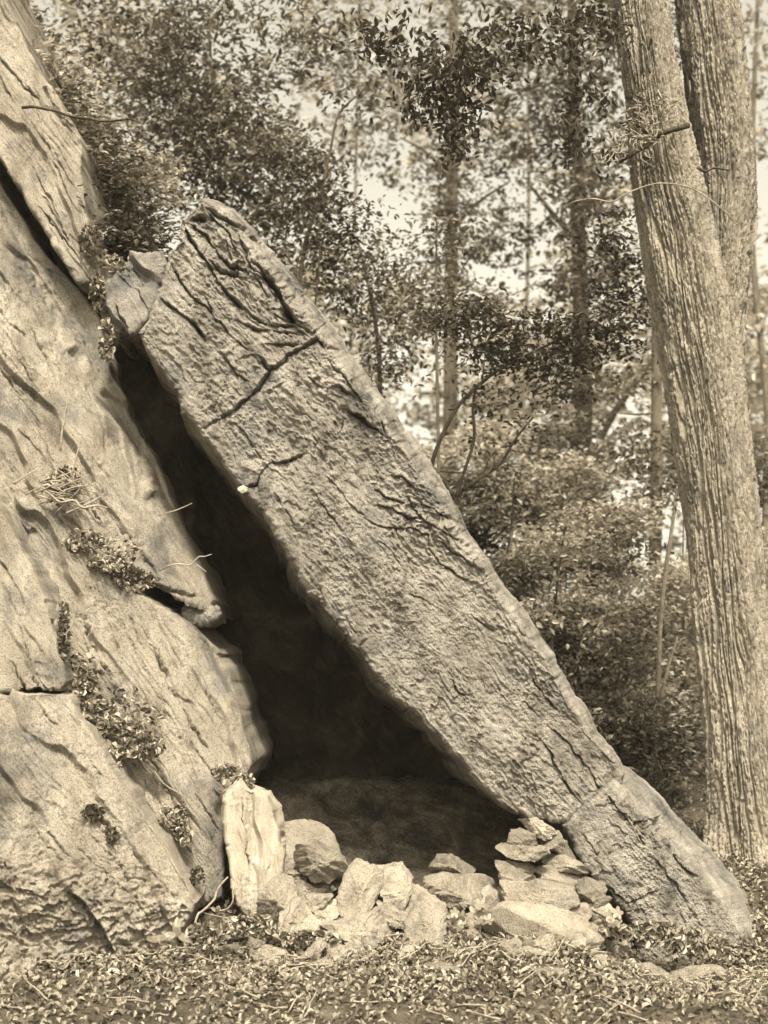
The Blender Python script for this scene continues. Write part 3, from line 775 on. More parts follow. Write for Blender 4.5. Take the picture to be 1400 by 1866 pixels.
def crown_points(lumps, seed, per_spray=26, spray=0.34, flat=0.28):
    """leaf positions: sprays of leaves spread through uneven lumps (px, py, rx, ry, depth, depth spread, n)"""
    r = np.random.default_rng(seed)
    out = []
    for px, py, rx, ry, d, dd, n in lumps:
        ns = max(1, int(n / per_spray))
        u = r.normal(size=(ns, 3)); u /= np.linalg.norm(u, axis=1)[:, None]
        rad = r.uniform(0.15, 1.0, ns) ** 0.45
        keep = r.uniform(0.75, 1.25, ns)
        c = u * (rad * keep)[:, None]
        yy = d + dd * c[:, 1]
        x, _, z = place(px + rx * c[:, 0], py + ry * c[:, 2], np.full(ns, d))
        cen = np.stack([x, yy, z], 1)
        s = spray * r.uniform(0.6, 1.5, ns)
        q = r.normal(size=(ns, per_spray, 3)) * np.array([1, 1, flat])
        tilt = r.normal(size=(ns, 2)) * 0.35
        q[..., 2] += q[..., 0] * tilt[:, [0]] + q[..., 1] * tilt[:, [1]]
        pts = cen[:, None] + q * s[:, None, None] * 0.6
        m = r.uniform(size=(ns, per_spray)) < r.uniform(0.5, 1.0, ns)[:, None]
        out.append(pts[m])
    return np.concatenate(out)

def tree(name, label, trunk, lumps, bark, leaf, size, seed, limbs=(), group=None, cat='tree', sides=14, **kw):
    d = trunk[0][2]
    x, y, z = place(trunk[0][0], trunk[0][1], d)
    t = thing(name, label, cat, (float(x), float(y), float(z)), group)
    o = mk('trunk' if cat == 'tree' else 'stem', *px_tube(trunk, sides, n=max(14, len(trunk) * 6), seed=seed), bark, t)
    for L in limbs:
        mk('limb', *px_tube(L, 7, seed=seed), bark, t)
    if lumps:
        C = crown_points(lumps, seed, **kw)
        mk('crown' if cat == 'tree' else 'foliage', *leaf_cards(C, size, seed), leaf, t, smooth=False)
    return t

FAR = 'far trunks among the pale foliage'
# tall straight tree, faded by distance
tree('forest_tree', 'straight grey forest tree whose bare trunk shows above the sapling', [(818,1240,20,32),(820,900,20,28),(821,700,20,26),(823,480,20,24),(826,200,20,20),(828,-150,20,13)],
     [(760,250,150,90,20,2.2,1500), (880,330,110,70,20,2.0,900), (850,90,200,110,20,2.5,2200), (930,450,70,40,18,1.2,700), (690,90,150,100,21,2,1200), (815,470,70,60,17,1,800), (830,380,60,50,17,1,500), (860,540,70,30,15,1,600)],
     M['grey_bark'], M['leaf_mid'], 0.15, 101, [[(823,420,20,9),(870,370,19.5,6),(930,330,19,3)], [(823,330,20,8),(780,280,20,5),(730,250,20,3)]])
tree('forest_tree', 'dark thick forest tree with a diagonal limb, half hidden by leaves', [(1070,1300,17,40),(1067,1000,17,34),(1064,760,17,32),(1058,520,17,29),(1048,250,17,24),(1040,-150,17,14)],
     [(1060,200,120,120,17,2,2000), (960,230,110,90,18,2,1100), (1120,330,70,90,16,1.5,900), (1010,60,190,90,17,2.4,1900), (1090,470,70,60,15,1,700), (1050,360,60,60,14,1,700), (1045,500,60,50,14,1,600), (1070,700,60,40,14,1,500), (1060,860,60,60,14,1,600)],
     M['dark_bark'], M['leaf_mid'], 0.15, 102, [[(1095,800,16.6,12),(1120,752,16.4,13),(1150,710,16.2,11),(1200,640,16,7)], [(1058,450,17,12),(1000,380,17,8),(960,330,17,4)]])
tree('forest_tree', 'slender tree with a pale upper trunk beside the big furrowed trunk', [(1188,1480,9.5,30),(1191,1200,9.5,25),(1196,900,9.5,22),(1197,700,9.5,20),(1196,480,9.5,17),(1190,200,9.5,13),(1186,-120,9.5,8)],
     [(1160,830,60,30,9.5,0.8,420), (1200,900,50,30,9.2,0.6,340), (1130,700,50,30,9.4,0.8,320), (1200,520,50,60,9.5,0.8,300), (1180,60,110,80,9.5,1.4,1200)],
     M['grey_bark'], M['leaf_mid'], 0.11, 103, [[(1197,752,9.5,5),(1160,755,9.4,4),(1120,752,9.3,2)]])
tree('forest_tree', 'leafy tree spreading over the head of the leaning slab', [(420,900,9,14),(416,600,9,11),(408,420,9,9),(396,250,9.2,7),(384,100,9.4,5),(376,-60,9.4,3)],
     [(310,215,120,85,9,1.3,2600), (430,260,120,100,8.6,1.2,3200), (520,340,105,80,8.2,1.0,2400), (470,430,80,50,8,0.9,1100), (350,340,70,55,8.6,0.9,900), (420,90,220,110,9,1.6,4200), (230,80,130,90,9.5,1.2,1700)],
     M['grey_bark'], M['leaf_mid'], 0.11, 104, [[(408,420,9,5),(370,330,8.8,4),(320,250,8.8,2)], [(402,330,9,5),(470,280,8.7,3),(520,240,8.5,2)]])
tree('forest_tree', 'young tree with dark leaf sprays just beyond the slab crest', [(545,640,5.5,9),(548,500,5.5,8),(566,410,5.5,7),(588,340,5.6,6),(603,270,5.7,5),(620,205,5.8,4),(680,150,5.9,2)],
     [(600,400,80,42,5.6,0.6,800), (640,420,50,35,5.6,0.5,380), (655,190,40,22,5.8,0.4,160), (560,330,50,40,5.6,0.5,260)],
     M['dark_bark'], M['leaf_dark'], 0.085, 105)
tree('forest_tree', 'small bright leafed tree filling the gap over the middle of the slab', [(690,980,6.5,10),(694,800,6.5,9),(690,640,6.5,8),(672,520,6.5,6),(650,430,6.5,4)],
     [(640,520,95,52,6.5,0.8,1300), (715,590,70,50,6.3,0.7,900), (695,660,48,42,6.2,0.6,620), (590,480,60,45,6.5,0.6,560), (760,530,60,50,6.6,0.6,560), (700,470,70,40,7,0.7,420)],
     M['grey_bark'], M['leaf_mid'], 0.085, 106, [[(722,620,6.3,3),(690,665,6.3,3),(672,690,6.3,3)]])
# near sapling with the crooked stem
tree('sapling', 'crooked sapling arching right from behind the slab with dense dark leaves',
     [(775,900,2.6,9),(795,820,2.6,8),(830,748,2.7,7),(866,708,2.8,7),(912,672,2.9,6),(965,645,3.0,5),(1030,612,3.1,4),(1090,570,3.2,2)],
     [(880,598,85,42,2.9,0.5,900), (975,640,105,52,3.0,0.6,1700), (1075,615,85,60,3.2,0.6,1500), (1125,520,48,85,3.4,0.5,900), (1105,430,50,50,3.4,0.5,420), (900,735,55,35,2.8,0.4,220), (820,570,50,35,2.8,0.4,320), (1020,700,80,35,3,0.5,420)],
     M['dark_bark'], M['leaf_dark'], 0.072, 107, [[(868,706,2.8,4),(862,740,2.8,5),(864,800,2.8,6),(846,860,2.8,6),(832,905,2.8,7)], [(878,700,2.8,3),(884,650,2.8,2),(886,590,2.8,1.5)]], spray=0.2, per_spray=18)
tree('sapling', 'thin bare-stemmed sapling with a few drooping leaves beside the slab edge',
     [(826,950,2.9,9),(838,900,2.9,7),(880,868,3.0,5),(912,845,3.0,5),(940,800,3.0,4),(972,760,3.1,3)],
     [(900,800,40,30,3,0.3,70), (960,770,30,25,3,0.3,60), (850,890,25,20,2.9,0.2,50)],
     M['dark_bark'], M['leaf_dark'], 0.075, 108, [[(880,868,3,3),(890,840,3,2.5),(905,820,3,2)], [(845,862,2.9,3),(800,860,2.9,2),(780,870,2.9,1.5)]], spray=0.2, per_spray=12)
tree('sapling', 'pale straight sapling stem rising between slab crest and grey trunk',
     [(800,900,5,7),(799,800,5,6),(797,700,5,6),(795,560,5,5),(796,400,5,3)], [(790,580,60,40,5,0.6,380), (800,440,50,40,5,0.5,260), (840,690,60,22,5,0.5,160)], M['grey_bark'], M['leaf_mid'], 0.085, 109)
tree('sapling', 'thin whitish leaning sapling in front of the slender tree',
     [(1190,1450,4.2,11),(1193,1380,4.2,10),(1200,1250,4.2,9),(1203,1150,4.2,8),(1212,1050,4.2,8),(1224,970,4.2,7),(1234,890,4.2,5)],
     [(1220,890,30,22,4.2,0.3,70), (1190,840,40,20,4.4,0.3,90)], M['twig'], M['leaf_mid'], 0.075, 110, [[(1196,1330,4.2,8),(1212,1240,4.1,7),(1236,1158,4.0,3)]], spray=0.2, per_spray=12)
tree('sapling', 'thin dark sapling stem before the layered undergrowth', [(918,1120,4.5,6),(922,1030,4.5,5),(932,960,4.5,4),(938,870,4.5,3)], [(935,860,50,30,4.5,0.5,200)], M['dark_bark'], M['leaf_mid'], 0.08, 111)
tree('sapling', 'thin twiggy sapling rising above the rounded head of the slab', [(368,380,1.6,4),(380,320,1.6,3.2),(392,260,1.6,2.6),(404,200,1.6,1.8)], [(390,250,40,40,1.7,0.3,60)], M['dark_bark'], M['leaf_mid'], 0.06, 112, spray=0.2, per_spray=10)
tree('sapling', 'two-forked thin sapling close against the slab crest', [(572,580,3,4),(578,520,3,3.6),(582,470,3,3),(584,430,3,2)], [(580,450,40,30,3,0.3,130)], M['dark_bark'], M['leaf_mid'], 0.075, 113, [[(578,520,3,3),(540,500,3,2),(560,420,3,1.5)]], spray=0.2, per_spray=12)
tree('sapling', 'low sapling with wide flat leaf layers in front of the undergrowth', [(1010,1330,3.6,7),(1006,1200,3.6,6),(1014,1080,3.6,5),(1030,960,3.6,3)],
     [(1000,1000,85,30,3.6,0.6,420), (1080,1060,90,30,3.7,0.6,420), (980,1120,70,28,3.5,0.6,380), (1090,1150,80,30,3.6,0.6,380), (1060,930,60,24,3.6,0.5,240)], M['dark_bark'], M['leaf_light'], 0.075, 114, spray=0.26, flat=0.08, per_spray=18)
tree('sapling', 'low sapling with shadowed flat leaf layers beside the thin whitish stem', [(1130,1440,3.8,7),(1134,1330,3.8,6),(1128,1220,3.8,5),(1120,1130,3.8,3)],
     [(1110,1220,80,30,3.8,0.6,420), (1150,1290,70,28,3.8,0.6,380), (1090,1330,60,26,3.6,0.5,300), (1180,1370,50,26,3.8,0.5,260), (1150,1000,60,34,4.2,0.6,320)], M['dark_bark'], M['leaf_mid'], 0.075, 115, spray=0.26, flat=0.08, per_spray=18)
# far trunks
for i, (px, w, d, top) in enumerate([(650, 7, 40, -120), (960, 9, 38, -120), (182, 8, 26, -120), (1378, 14, 26, -120)]):
    jit = rng.normal(size=4) * 10
    lum = [(px + rng.normal() * 60, py, 150, 110, d, 3.0, 900) for py in (40, 180, 620)]
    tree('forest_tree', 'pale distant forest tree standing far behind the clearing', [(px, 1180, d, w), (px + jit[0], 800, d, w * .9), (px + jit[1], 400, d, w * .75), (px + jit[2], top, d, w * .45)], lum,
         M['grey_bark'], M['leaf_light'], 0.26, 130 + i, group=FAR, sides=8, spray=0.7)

# hanging leaf sprays of the big tree at the top
def shrub(label, px, py, rx, ry, d, n, mat, size, seed, group):
    gy = float(d)
    k = 1 / ppm(d)
    x = (px - 700) * k
    gz = float(ground_z(np.array([x]), np.array([gy]))[0])
    gpy = HORIZON - (gz - CAM_Z) / k
    r = np.random.default_rng(seed)
    t = thing('understory_shrub', label, 'shrub', (x, gy, gz), group)
    parts = []
    for j in range(2):
        ex, ey = px + r.uniform(-0.6, 0.6) * rx, py + r.uniform(-0.5, 0.5) * ry
        parts.append(px_tube([(px + r.uniform(-8, 8), max(gpy, ey + 5) + 4, d, 5), ((px + ex) / 2, (gpy + ey) / 2, d, 4), (ex, ey, d, 2)], 6, n=9, seed=seed + j))
    mk('stem', *join(parts), M['dark_bark'], t)
    lumps = [(px + r.uniform(-0.5, 0.5) * rx, py + r.uniform(-0.55, 0.55) * ry, rx * r.uniform(0.45, 0.75), ry * r.uniform(0.4, 0.65), d + r.uniform(-0.5, 0.5), 0.6 + 0.05 * d, n * 0.42) for _ in range(5)]
    C = crown_points(lumps, seed, spray=0.30, flat=0.12)
    mk('foliage', *leaf_cards(C, size, seed, up=0.75), mat, t, smooth=False)

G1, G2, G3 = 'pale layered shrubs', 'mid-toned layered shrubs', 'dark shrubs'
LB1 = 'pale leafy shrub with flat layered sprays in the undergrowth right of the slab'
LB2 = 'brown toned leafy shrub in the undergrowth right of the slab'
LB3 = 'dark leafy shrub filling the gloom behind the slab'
SH = [ # px, py, rx, ry, depth, n, kind
    (1050, 900, 110, 70, 11, 1500, 1), (960, 940, 100, 60, 9.5, 1400, 2), (1120, 950, 80, 60, 9, 1300, 1), (1000, 1010, 110, 55, 8, 1700, 1), (1110, 1040, 90, 55, 7.5, 1600, 2),
    (940, 1060, 80, 60, 7, 1300, 3), (1040, 1110, 90, 50, 6.6, 1600, 1), (1130, 1140, 80, 60, 6.2, 1500, 2), (1010, 1180, 70, 55, 5.8, 1200, 3), (1090, 1220, 90, 55, 5.5, 1700, 2),
    (1140, 1260, 70, 60, 5.2, 1400, 1), (1090, 1310, 70, 45, 4.8, 1200, 2), (1150, 1350, 60, 50, 4.6, 1100, 3), (1215, 1080, 60, 80, 7, 1200, 1), (1225, 1220, 50, 80, 6, 1000, 2), (1230, 1350, 45, 70, 5.0, 900, 3),
    (880, 980, 70, 60, 8.5, 1100, 3), (870, 880, 80, 50, 10, 1100, 2), (800, 850, 80, 50, 12, 900, 1), (930, 820, 100, 60, 13, 1100, 1), (1020, 800, 110, 60, 14, 1200, 2),
    (1170, 1420, 60, 40, 4.3, 800, 2), (1330, 1250, 70, 100, 7, 1200, 2), (1390, 1380, 60, 90, 5, 900, 3), (1360, 1050, 70, 100, 9, 1200, 1), (1385, 850, 60, 90, 11, 1000, 2), (1240, 830, 40, 60, 10, 500, 2),
    (190, 300, 70, 50, 4.2, 900, 2), (235, 400, 45, 45, 3.6, 900, 3), (250, 440, 35, 30, 3.2, 500, 3), (130, 190, 60, 50, 5.0, 700, 1), (270, 340, 50, 40, 5, 700, 1), (40, 90, 80, 60, 5.5, 900, 2), (150, 250, 50, 40, 2.6, 700, 2), (185, 350, 45, 50, 2.2, 800, 2), (100, 140, 50, 40, 2.8, 600, 1), (215, 440, 35, 30, 2.0, 500, 3),
]
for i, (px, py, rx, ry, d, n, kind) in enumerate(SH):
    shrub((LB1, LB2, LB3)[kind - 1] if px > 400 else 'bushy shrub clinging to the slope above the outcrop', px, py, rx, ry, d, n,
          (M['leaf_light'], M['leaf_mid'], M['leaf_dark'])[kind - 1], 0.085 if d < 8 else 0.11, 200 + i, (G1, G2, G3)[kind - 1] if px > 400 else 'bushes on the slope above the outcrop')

# far wood that reads as one mass
def far_wood():
    lumps = []
    r = np.random.default_rng(5)
    for k in range(120):
        px = r.uniform(-250, 1650); py = r.uniform(560, 1240)
        lumps.append((px, py, 140, 90, r.uniform(36, 62), 4, 620))
    for k in range(26):
        px = r.uniform(-250, 1650); py = r.uniform(-120, 560)
        lumps.append((px, py, 130, 90, r.uniform(40, 62), 4, 260))
    C = crown_points(lumps, 6, spray=0.9)
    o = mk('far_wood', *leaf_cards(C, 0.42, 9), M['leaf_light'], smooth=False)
    tag(o, 'pale blurred mass of far woodland foliage behind everything', 'woodland', kind='stuff')
far_wood()

def air():
    v = np.array([[x, y, z] for x in (-330, 330) for y in (-13.5, 460) for z in (-5, 60)], float)
    f = np.array([[0, 1, 3, 2], [4, 6, 7, 5], [0, 4, 5, 1], [2, 3, 7, 6], [0, 2, 6, 4], [1, 5, 7, 3]])
    m = bpy.data.materials.new('haze'); m.use_nodes = True
    nt = m.node_tree; nt.nodes.clear()
    o = nt.nodes.new('ShaderNodeOutputMaterial'); p = nt.nodes.new('ShaderNodeVolumePrincipled')
    p.inputs['Color'].default_value = (1.0, 0.95, 0.82, 1)
    p.inputs['Density'].default_value = 0.0006
    nt.links.new(p.outputs[0], o.inputs['Volume'])
    tag(mk('haze', v, f, m, smooth=False), kind='stuff')
air()

# ------------------------------------------------------------------ the big furrowed tree
def big_tree():
    d = 1.7
    axis = [(1392, 1620, d, 190), (1376, 1540, d, 162), (1362, 1400, d, 146), (1340, 1180, d, 140), (1322, 1000, d, 136), (1296, 800, d, 136), (1270, 620, d, 138), (1238, 440, d, 140), (1214, 320, d, 128), (1194, 200, d, 108), (1170, 20, d, 100), (1150, -160, d, 94), (1120, -420, d, 84)]
    q = smooth_path(axis, 800)
    x, y, z = place(q[:, 0], q[:, 1], q[:, 2])
    base = (float(x[0]), float(y[0]), float(z[0]))
    t = thing('furrowed_tree', 'big tree with a leaning trunk of deeply furrowed bark at the clearing edge', 'tree', base)
    def furrowed(q, nth, seed, name, amp=0.06):
        x, y, z = place(q[:, 0], q[:, 1], q[:, 2])
        n = len(q)
        th = np.linspace(0, 2 * np.pi, nth, endpoint=False)[None]
        R = (q[:, 3] / 2 / ppm(q[:, 2]))[:, None]
        h = np.concatenate([[0], np.cumsum(np.linalg.norm(np.diff(np.stack([x, y, z], 1), axis=0), axis=1))])[:, None]
        tw = th + 0.10 * fbm(h * 1.2, np.cos(th) * 2, np.sin(th) * 2 + seed, 2)
        a, b = np.cos(tw), np.sin(tw)
        f1 = np.abs(perlin(a * 7 + 20, b * 7, h * 0.8 + seed)); f2 = np.abs(perlin(a * 17, b * 17 + 30, h * 2.0 + seed + 4)); f3 = np.abs(perlin(a * 12, b * 12, h * 12 + 7))
        dip = np.maximum.reduce([np.exp(-(f1 / 0.13) ** 2), 0.6 * np.exp(-(f2 / 0.12) ** 2), 0.35 * np.exp(-(f3 / 0.07) ** 2)])
        R = R * (1 + (0.34 * np.exp(-h / 0.42) * (1 + np.cos(5 * th + 2.2)) if name == 'trunk' else 0))
        rr = R - amp * dip + 0.012 * fbm(a * 22, b * 22, h * 20, 3, 0.7) + 0.05 * fbm(a * 1.2 + seed, b * 1.2, h * 0.5, 2)
        V = np.stack([x[:, None] + rr * np.cos(th), y[:, None] + rr * np.sin(th), z[:, None] + 0 * rr], -1)
        return mk(name, V.reshape(-1, 3), grid_faces(n, nth, True)[:, ::-1], M['bark'], t)
    furrowed(q, 420, 1.0, 'trunk')
    # second stem that parts from the trunk
    q2 = smooth_path([(1310, 860, d + 0.1, 80), (1310, 640, d + 0.14, 90), (1318, 480, d + 0.16, 100), (1326, 320, d + 0.16, 108), (1310, 150, d + 0.12, 116), (1290, -40, d + 0.1, 108), (1275, -300, d + 0.2, 90)], 420)
    furrowed(q2, 280, 6.0, 'second_stem')
    # broken limb stubs and creeping vines
    for L in ([(1128,296,d-.45,5),(1150,282,d-.50,8),(1170,270,d-.50,9),(1192,256,d-.45,10)], [(1196,246,d-.50,12),(1220,238,d-.52,10),(1256,228,d-.5,9)],
              [(1272,305,d-.35,6),(1286,312,d-.4,5),(1302,306,d-.4,4),(1330,310,d-.4,3)]):
        mk('limb_stub', *px_tube(L, 8, n=16, rough=0.25, seed=3), M['dark_bark'], t)
    C = []
    r = np.random.default_rng(3)
    vine = thing('vine', 'thin bare vine looping across the furrowed trunk', 'vine', tuple(float(k) for k in place(1310, 380, d - .5)))
    mk('stem', *px_tube([(1030,378,d-.3,2),(1045,368,d-.4,2.4),(1080,362,d-.5,2.6),(1116,367,d-.55,2.6),(1148,350,d-.58,2.6),(1200,334,d-.6,2.4),(1260,343,d-.6,2.4),(1310,376,d-.6,2.2),(1345,410,d-.5,2)], 6, n=60, seed=4), M['twig'], vine)
    for px, py, n in ((1165, 235, 34), (1150, 262, 30), (1200, 185, 26), (1118, 258, 14)):
        for k in range(n):
            a0 = np.array([px + r.normal() * 22, py + r.normal() * 18]); a1 = a0 + r.normal(size=2) * 16
            m_ = (a0 + a1) / 2 + r.normal(size=2) * 6
            C.append(px_tube([(a0[0], a0[1], d - .48, 2.2), (m_[0], m_[1], d - .56, 2.2), (a1[0], a1[1], d - .5, 1.2)], 5, n=6))
    mk('tangle', *join(C), M['twig'], vine)
    # hanging sprays from an overhead limb
    mk('limb', *px_tube([(1200, -260, d - .1, 40), (1060, -200, d - .6, 30), (900, -140, d - .8, 20), (760, -90, d - .8, 10), (690, -40, d - .8, 5)], 10, n=40, seed=9), M['dark_bark'], t)
    lumps = [(755, 185, 20, 32, d - .8, .2, 150), (800, 150, 60, 50, d - .8, .3, 420), (835, 225, 30, 62, d - .8, .3, 420), (860, 150, 50, 50, d - .8, .3, 380), (1048, 175, 10, 30, d - .6, .1, 120), (1042, 250, 11, 42, d - .6, .1, 170),
             (1094, 182, 12, 20, d - .6, .1, 50), (1107, 295, 7, 36, d - .4, .1, 60), (920, 80, 120, 60, d - .8, .4, 700), (1080, 60, 80, 60, d - .6, .4, 420), (720, 80, 90, 50, d - .8, .4, 420), (1150, 240, 22, 40, d - .3, .15, 60)]
    mk('crown', *leaf_cards(crown_points(lumps, 55, per_spray=10, spray=0.12, flat=0.8), 0.075, 56, up=0.05), M['leaf_dark'], t, smooth=False)
big_tree()

# ------------------------------------------------------------------ litter, twigs, small plants
def litter(name, label, spots, seed, mat='ledge_litter', size=0.055, up=0.45):
    r = np.random.default_rng(seed); out = []
    for px, py, rx, ry, yd, n in spots:
        a = r.uniform(0, 2 * np.pi, n); q = np.sqrt(r.uniform(0, 1, n))
        X, Y = px + rx * q * np.cos(a), py + ry * q * np.sin(a)
        yy = (yd(X, Y) if callable(yd) else yd) + r.normal(size=n) * 0.025
        out.append(np.stack(place(X, Y, yy), 1))
    C = np.concatenate(out)
    o = mk(name, *leaf_cards(C, size, seed, up=up, cam_bias=0.6, aspect=0.55, fold=0.9), M[mat], smooth=False)
    return tag(o, label, 'plants' if mat == 'leaf_mid' else 'dead leaves', kind='stuff')
pB = plane(0.58, 180, 700, 0.36, 0.24); pC = plane(-0.10, 300, 1300, 0.42, 0.30)
def off(f, k): return lambda X, Y: f(X, Y) + k
litter('leaf_litter', 'dead leaves caught in the long joint between the two middle ledges', [(115,890,32,35,off(pB,-.1),190),(150,985,40,20,off(pB,-.1),170),(200,1025,40,18,off(pB,-.1),170),(245,1060,35,18,off(pB,-.06),120),(225,1000,40,25,off(pB,-.05),60)], 61, size=0.05)
litter('leaf_litter', 'drift of curled dead leaves heaped on the lower ledge', [(150,1265,34,26,off(pC,-.10),190),(175,1310,46,34,off(pC,-.12),320),(220,1345,60,36,off(pC,-.14),460),(262,1362,40,22,off(pC,-.12),200),(195,1390,26,26,off(pC,-.18),130),(112,1150,12,50,off(pC,-.3),70),(150,1230,30,40,off(pC,-.06),90),(250,1300,50,50,off(pC,-.05),60)], 62, size=0.06)
litter('leaf_litter', 'dead leaves lodged in the cleft above the pale upright slab', [(415,1410,28,16,off(pC,-.12),130),(450,1425,14,16,-0.05,50),(310,1490,18,20,off(pC,-.12),80),(335,1520,14,26,off(pC,-.14),70)], 63, size=0.05)
litter('leaf_litter', 'dead leaves clustered in the corner below the wedged rock', [(178,535,12,36,0.55,120),(195,620,14,40,0.42,120),(205,480,22,14,0.7,80),(170,450,22,40,1.2,140),(210,400,45,60,2.4,300)], 64, size=0.055)
def ground_litter():
    r = np.random.default_rng(8); n = 56000
    x = r.uniform(-4.2, 4.2, n); y = np.where(r.uniform(size=n) < 0.5, r.uniform(-4.5, 0.2, n), r.normal(-1.2, 0.35, n))
    w = fbm(x * 1.6, y * 1.6, 2.0, 4)
    keep = r.uniform(size=n) < np.clip(0.6 + 1.0 * w, 0.3, 1)
    x, y = x[keep], y[keep]
    C = np.stack([x, y, ground_z(x, y) + r.uniform(0.0, 0.05, len(x))], 1)
    x2 = np.concatenate([r.uniform(-6, 9, 12000), r.normal(3.4, 0.9, 5000)]); y2 = np.concatenate([r.uniform(-0.3, 12, 12000), r.uniform(-0.6, 3.2, 5000)]); ok = (x2 > 2.2) | (y2 > 5); x2, y2 = x2[ok], y2[ok]
    C2 = np.stack([x2, y2, ground_z(x2, y2) + r.uniform(0, 0.05, len(x2))], 1)
    o = mk('leaf_litter', *leaf_cards(np.concatenate([C, C2]), 0.05, 10, up=0.55, cam_bias=0.2, aspect=0.55, fold=0.8), M['litter'], smooth=False)
    tag(o, 'carpet of dead leaves over the forest floor', 'dead leaves', kind='stuff')
ground_litter()

def ground_sticks():
    r = np.random.default_rng(31); parts = []
    for k in range(260):
        x = r.uniform(-3.6, 3.6); y = r.uniform(-2.9, -0.2) if r.uniform() < 0.6 else r.normal(-1.1, 0.25)
        a = r.uniform(0, np.pi); L = r.uniform(0.04, 0.22)
        t = np.linspace(-1, 1, 5)
        X = x + L * t * math.cos(a) + 0.01 * r.normal(size=5); Y = y + L * t * math.sin(a) + 0.01 * r.normal(size=5)
        Z = ground_z(X, Y) + 0.02 + r.uniform(0, 0.04) + t * r.normal() * 0.03
        parts.append(tube(np.stack([X, Y, Z], 1), np.linspace(0.007, 0.003, 5), 5))
    tag(mk('fallen_sticks', *join(parts), M['twig']), 'scatter of small fallen sticks on the leaf strewn ground', 'sticks', kind='stuff')
ground_sticks()
litter('ledge_plants', 'brown tufts of moss and small plants rooted in the outcrop joints', [(170,1482,20,14,off(plane(-0.98,200,1480,.40,.36),-.06),120),(205,1520,12,16,off(plane(-0.98,200,1480,.40,.36),-.06),70),(178,540,14,30,0.55,130),(165,440,22,30,1.05,150),
       (118,1150,10,60,off(pC,-.32),130),(160,1260,22,40,off(pC,-.1),120),(240,1050,40,16,off(pB,-.08),130),(330,1500,16,40,off(pC,-.12),130),(120,880,30,30,off(pB,-.08),120),(360,1600,14,20,-.7,70)], 66, mat='leaf_mid', size=0.04, up=0.3)
litter('leaf_litter', 'dead leaves and weeds banked against the foot block and wall stones', [(1190,1700,60,22,-.55,260),(1270,1720,60,24,-.6,240),(460,1690,50,22,-.95,320),(560,1712,60,14,-1.0,220),(390,1700,50,18,-1.2,260),(850,1715,40,10,-1.05,120),(1120,1700,30,14,-.75,140)], 67, size=0.06)
TW = [ # label, points
    ('straight dry twig standing upright on the ledge edge', [(110,820,-.02,4),(114,780,-.02,4.2),(118,755,-.02,4),(122,730,-.02,3)]),
    ('thin forked dry twig leaning on the ledge', [(128,870,-.05,3.5),(138,835,-.05,3.2),(146,805,-.05,2.6),(150,790,-.05,2)]),
    ('long dry twig lying across the nest of sticks', [(82,895,-.3,4),(110,915,-.3,4.2),(150,925,-.28,4),(197,926,-.2,3)]),
    ('bent dry twig slanting down over the middle ledge', [(120,935,-.15,3),(160,918,-.1,3),(190,899,-.05,2)]),
    ('short pale twig jutting over the dark hollow', [(290,1040,.3,3),(330,1028,.25,2.6),(362,1015,.2,2.2),(386,1010,.2,1.6)]),
    ('crossed pale twig below the jutting one', [(340,1020,.25,2),(360,1030,.22,2.2),(376,1042,.2,1.8)]),
    ('thin twig reaching from the middle ledge across the hollow edge', [(290,940,.4,2),(320,930,.35,2.2),(350,917,.3,1.6)]),
    ('long pale stick propped against the boulder nose', [(352,1698,-1.05,4.5),(370,1660,-1.0,4.5),(395,1625,-.95,4),(416,1598,-.9,3)]),
    ('curved pale root trailing down beside the upright slab', [(400,1660,-.85,3),(425,1640,-.8,3),(436,1615,-.75,3),(428,1590,-.7,2.5)]),
    ('thin dark stem trailing straight down the lower ledge', [(262,1385,-.35,2.6),(300,1430,-.32,2.8),(335,1500,-.3,3),(350,1545,-.3,3),(364,1580,-.3,2.4)]),
    ('dry twig leaning among the wall stones', [(516,1690,-.95,3),(527,1660,-.95,3),(539,1630,-.95,2.2)]),
    ('crooked dead branch reaching out from the top of the outcrop', [(40,196,.6,6),(80,198,.6,5.5),(120,209,.6,5),(165,216,.6,4.5),(215,219,.6,4),(252,222,.6,2)]),
    ('small crooked stem on the smooth lower ledge', [(122,1168,-.7,2),(132,1140,-.7,2.2),(136,1120,-.7,2),(132,1092,-.7,1.5)]),
]
for i, (lab, pts) in enumerate(TW):
    x, y, z = place(pts[0][0], pts[0][1], pts[0][2])
    kr = np.random.default_rng(700 + i); kp = [pts[0]]
    for a_, b_ in zip(pts[:-1], pts[1:]):
        m_ = [(u_ + v_) / 2 for u_, v_ in zip(a_, b_)]; L_ = math.hypot(b_[0] - a_[0], b_[1] - a_[1])
        m_[0] += kr.normal() * 0.10 * L_; m_[1] += kr.normal() * 0.10 * L_; kp += [tuple(m_), b_]
    pts = kp
    o = mk('dry_twig', *px_tube(pts, 7, n=26, rough=0.25, seed=i), M['twig'] if i != 11 else M['dark_bark'], origin=(float(x), float(y), float(z)))
    tag(o, lab, 'twig')
r = np.random.default_rng(21); parts = []
for k in range(46):
    c = np.array([118 + r.normal() * 24, 893 + r.normal() * 18]); a = r.uniform(-0.9, 0.9); L = r.uniform(10, 38)
    e = np.array([math.cos(a), math.sin(a)]) * L
    yd = float(pB(c[0], c[1])) - r.uniform(0.08, 0.22)
    parts.append(px_tube([(*(c - e), yd, 3), (*(c + r.normal(size=2) * 3), yd - .03, 2.6), (*(c + e), yd, 1.6)], 5, n=6))
o = mk('stick_tangle', *join(parts), M['twig']); tag(o, 'tangle of dry sticks and stalks lodged on the ledge', 'sticks', kind='stuff')

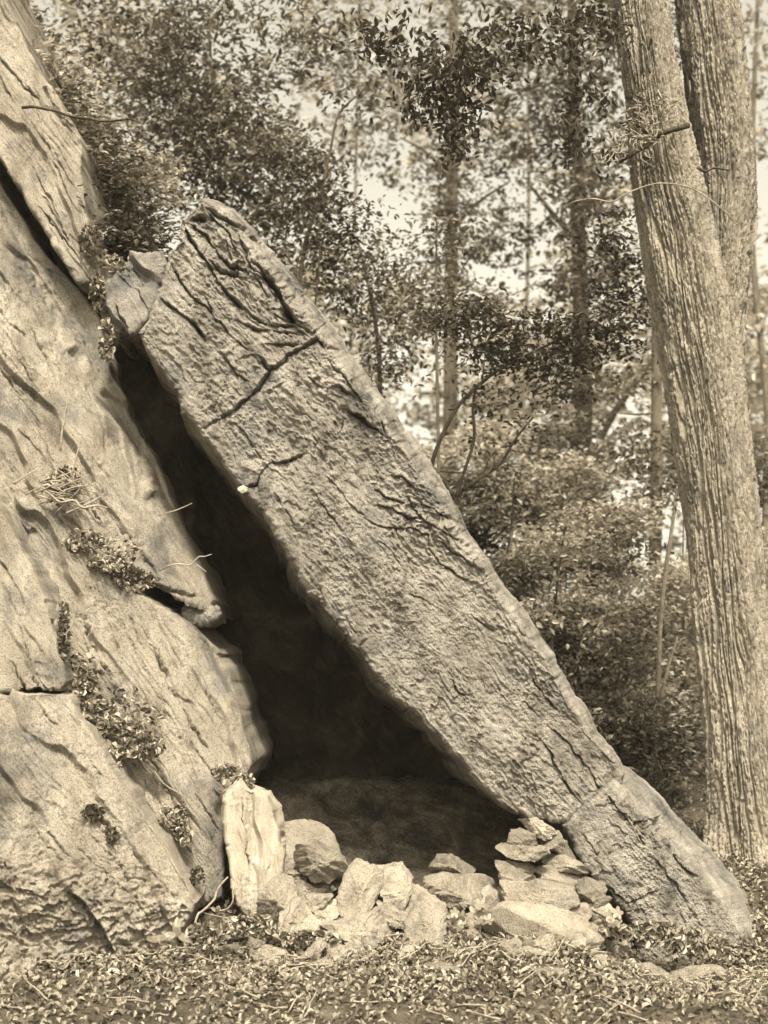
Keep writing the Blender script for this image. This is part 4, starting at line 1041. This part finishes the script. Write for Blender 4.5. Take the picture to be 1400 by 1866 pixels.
def lobed_leaf(center, size, tilt, mat, parent, lobes=5, seed=0, spin=0.0, name='leaf'):
    r = np.random.default_rng(seed)
    n = 40; th = np.linspace(0, 2 * np.pi, n, endpoint=False)
    rad = size * (0.55 + 0.45 * np.abs(np.cos(th * lobes / 2.0)) ** 1.1) if lobes else size * np.abs(np.cos(th)) ** 0.7 * 0.8 + size * 0.3
    if not lobes:
        X, Z = size * np.cos(th), size * 0.42 * np.sin(th) * (1 - 0.35 * np.cos(th))
    else:
        X, Z = rad * np.cos(th), rad * np.sin(th)
    c, s = math.cos(spin), math.sin(spin)
    X, Z = X * c - Z * s, X * s + Z * c
    Y = Z * math.tan(tilt) + 0.25 * (X ** 2 + Z ** 2) / size
    V = np.stack([center[0] + X, center[1] + Y, center[2] + Z], 1)
    V = np.concatenate([V, [np.array(center) + [0, 0.0, 0]]])
    k = np.arange(n)
    return mk(name, V, np.stack([np.full(n, n), k, (k + 1) % n], 1), mat, parent, smooth=False)

def seedling(label, px, py, h, y, leaves, mat, lobes, seed, stem=True):
    x, yy, z = (float(k) for k in place(px, py, y))
    t = thing('seedling', label, 'plant', (x, yy, z))
    r = np.random.default_rng(seed)
    mk('stem', *px_tube([(px, py, y, 5), (px - 2, py - h * .5, y, 4), (px + 1, py - h, y, 3)], 6, n=10, seed=seed), M['twig'], t)
    for i, (dx, dy, s) in enumerate(leaves):
        c = [float(k) for k in place(px + dx, py - h + dy, y - 0.04 - 0.02 * i)]
        lobed_leaf(c, s / ppm(y), 0.5 + r.normal() * .2, mat, t, lobes, seed + i, r.uniform(-.5, .5) if lobes else math.atan2(-dy, dx))
seedling('seedling with ragged lobed leaves growing before the wall', 877, 1720, 52, -0.95, [(-12,-4,13),(10,-8,13),(0,6,13),(-2,-20,10),(14,8,10)], M['pale_leaf'], 5, 301)
seedling('small seedling with ragged leaves in the gap between the wall stones', 833, 1722, 44, -0.95, [(-8,-4,11),(9,-8,11),(2,8,11),(-4,-14,9)], M['pale_leaf'], 5, 302)
seedling('pale broad-leaved seedling under the boulder nose', 322, 1730, 28, -1.5, [(0,-12,17),(14,8,14),(-16,6,14)], M['pale_leaf'], 0, 303)
seedling('clump of pale broad leaves at the foot of the boulder nose', 292, 1732, 20, -1.5, [(-12,0,14),(4,4,14),(10,-6,12)], M['pale_leaf'], 0, 304)
seedling('ragged pale seedling by the corner of the broken lower block', 1120, 1690, 18, -0.75, [(-8,-2,11),(6,-8,11),(4,8,11),(-4,10,10)], M['pale_leaf'], 5, 305)
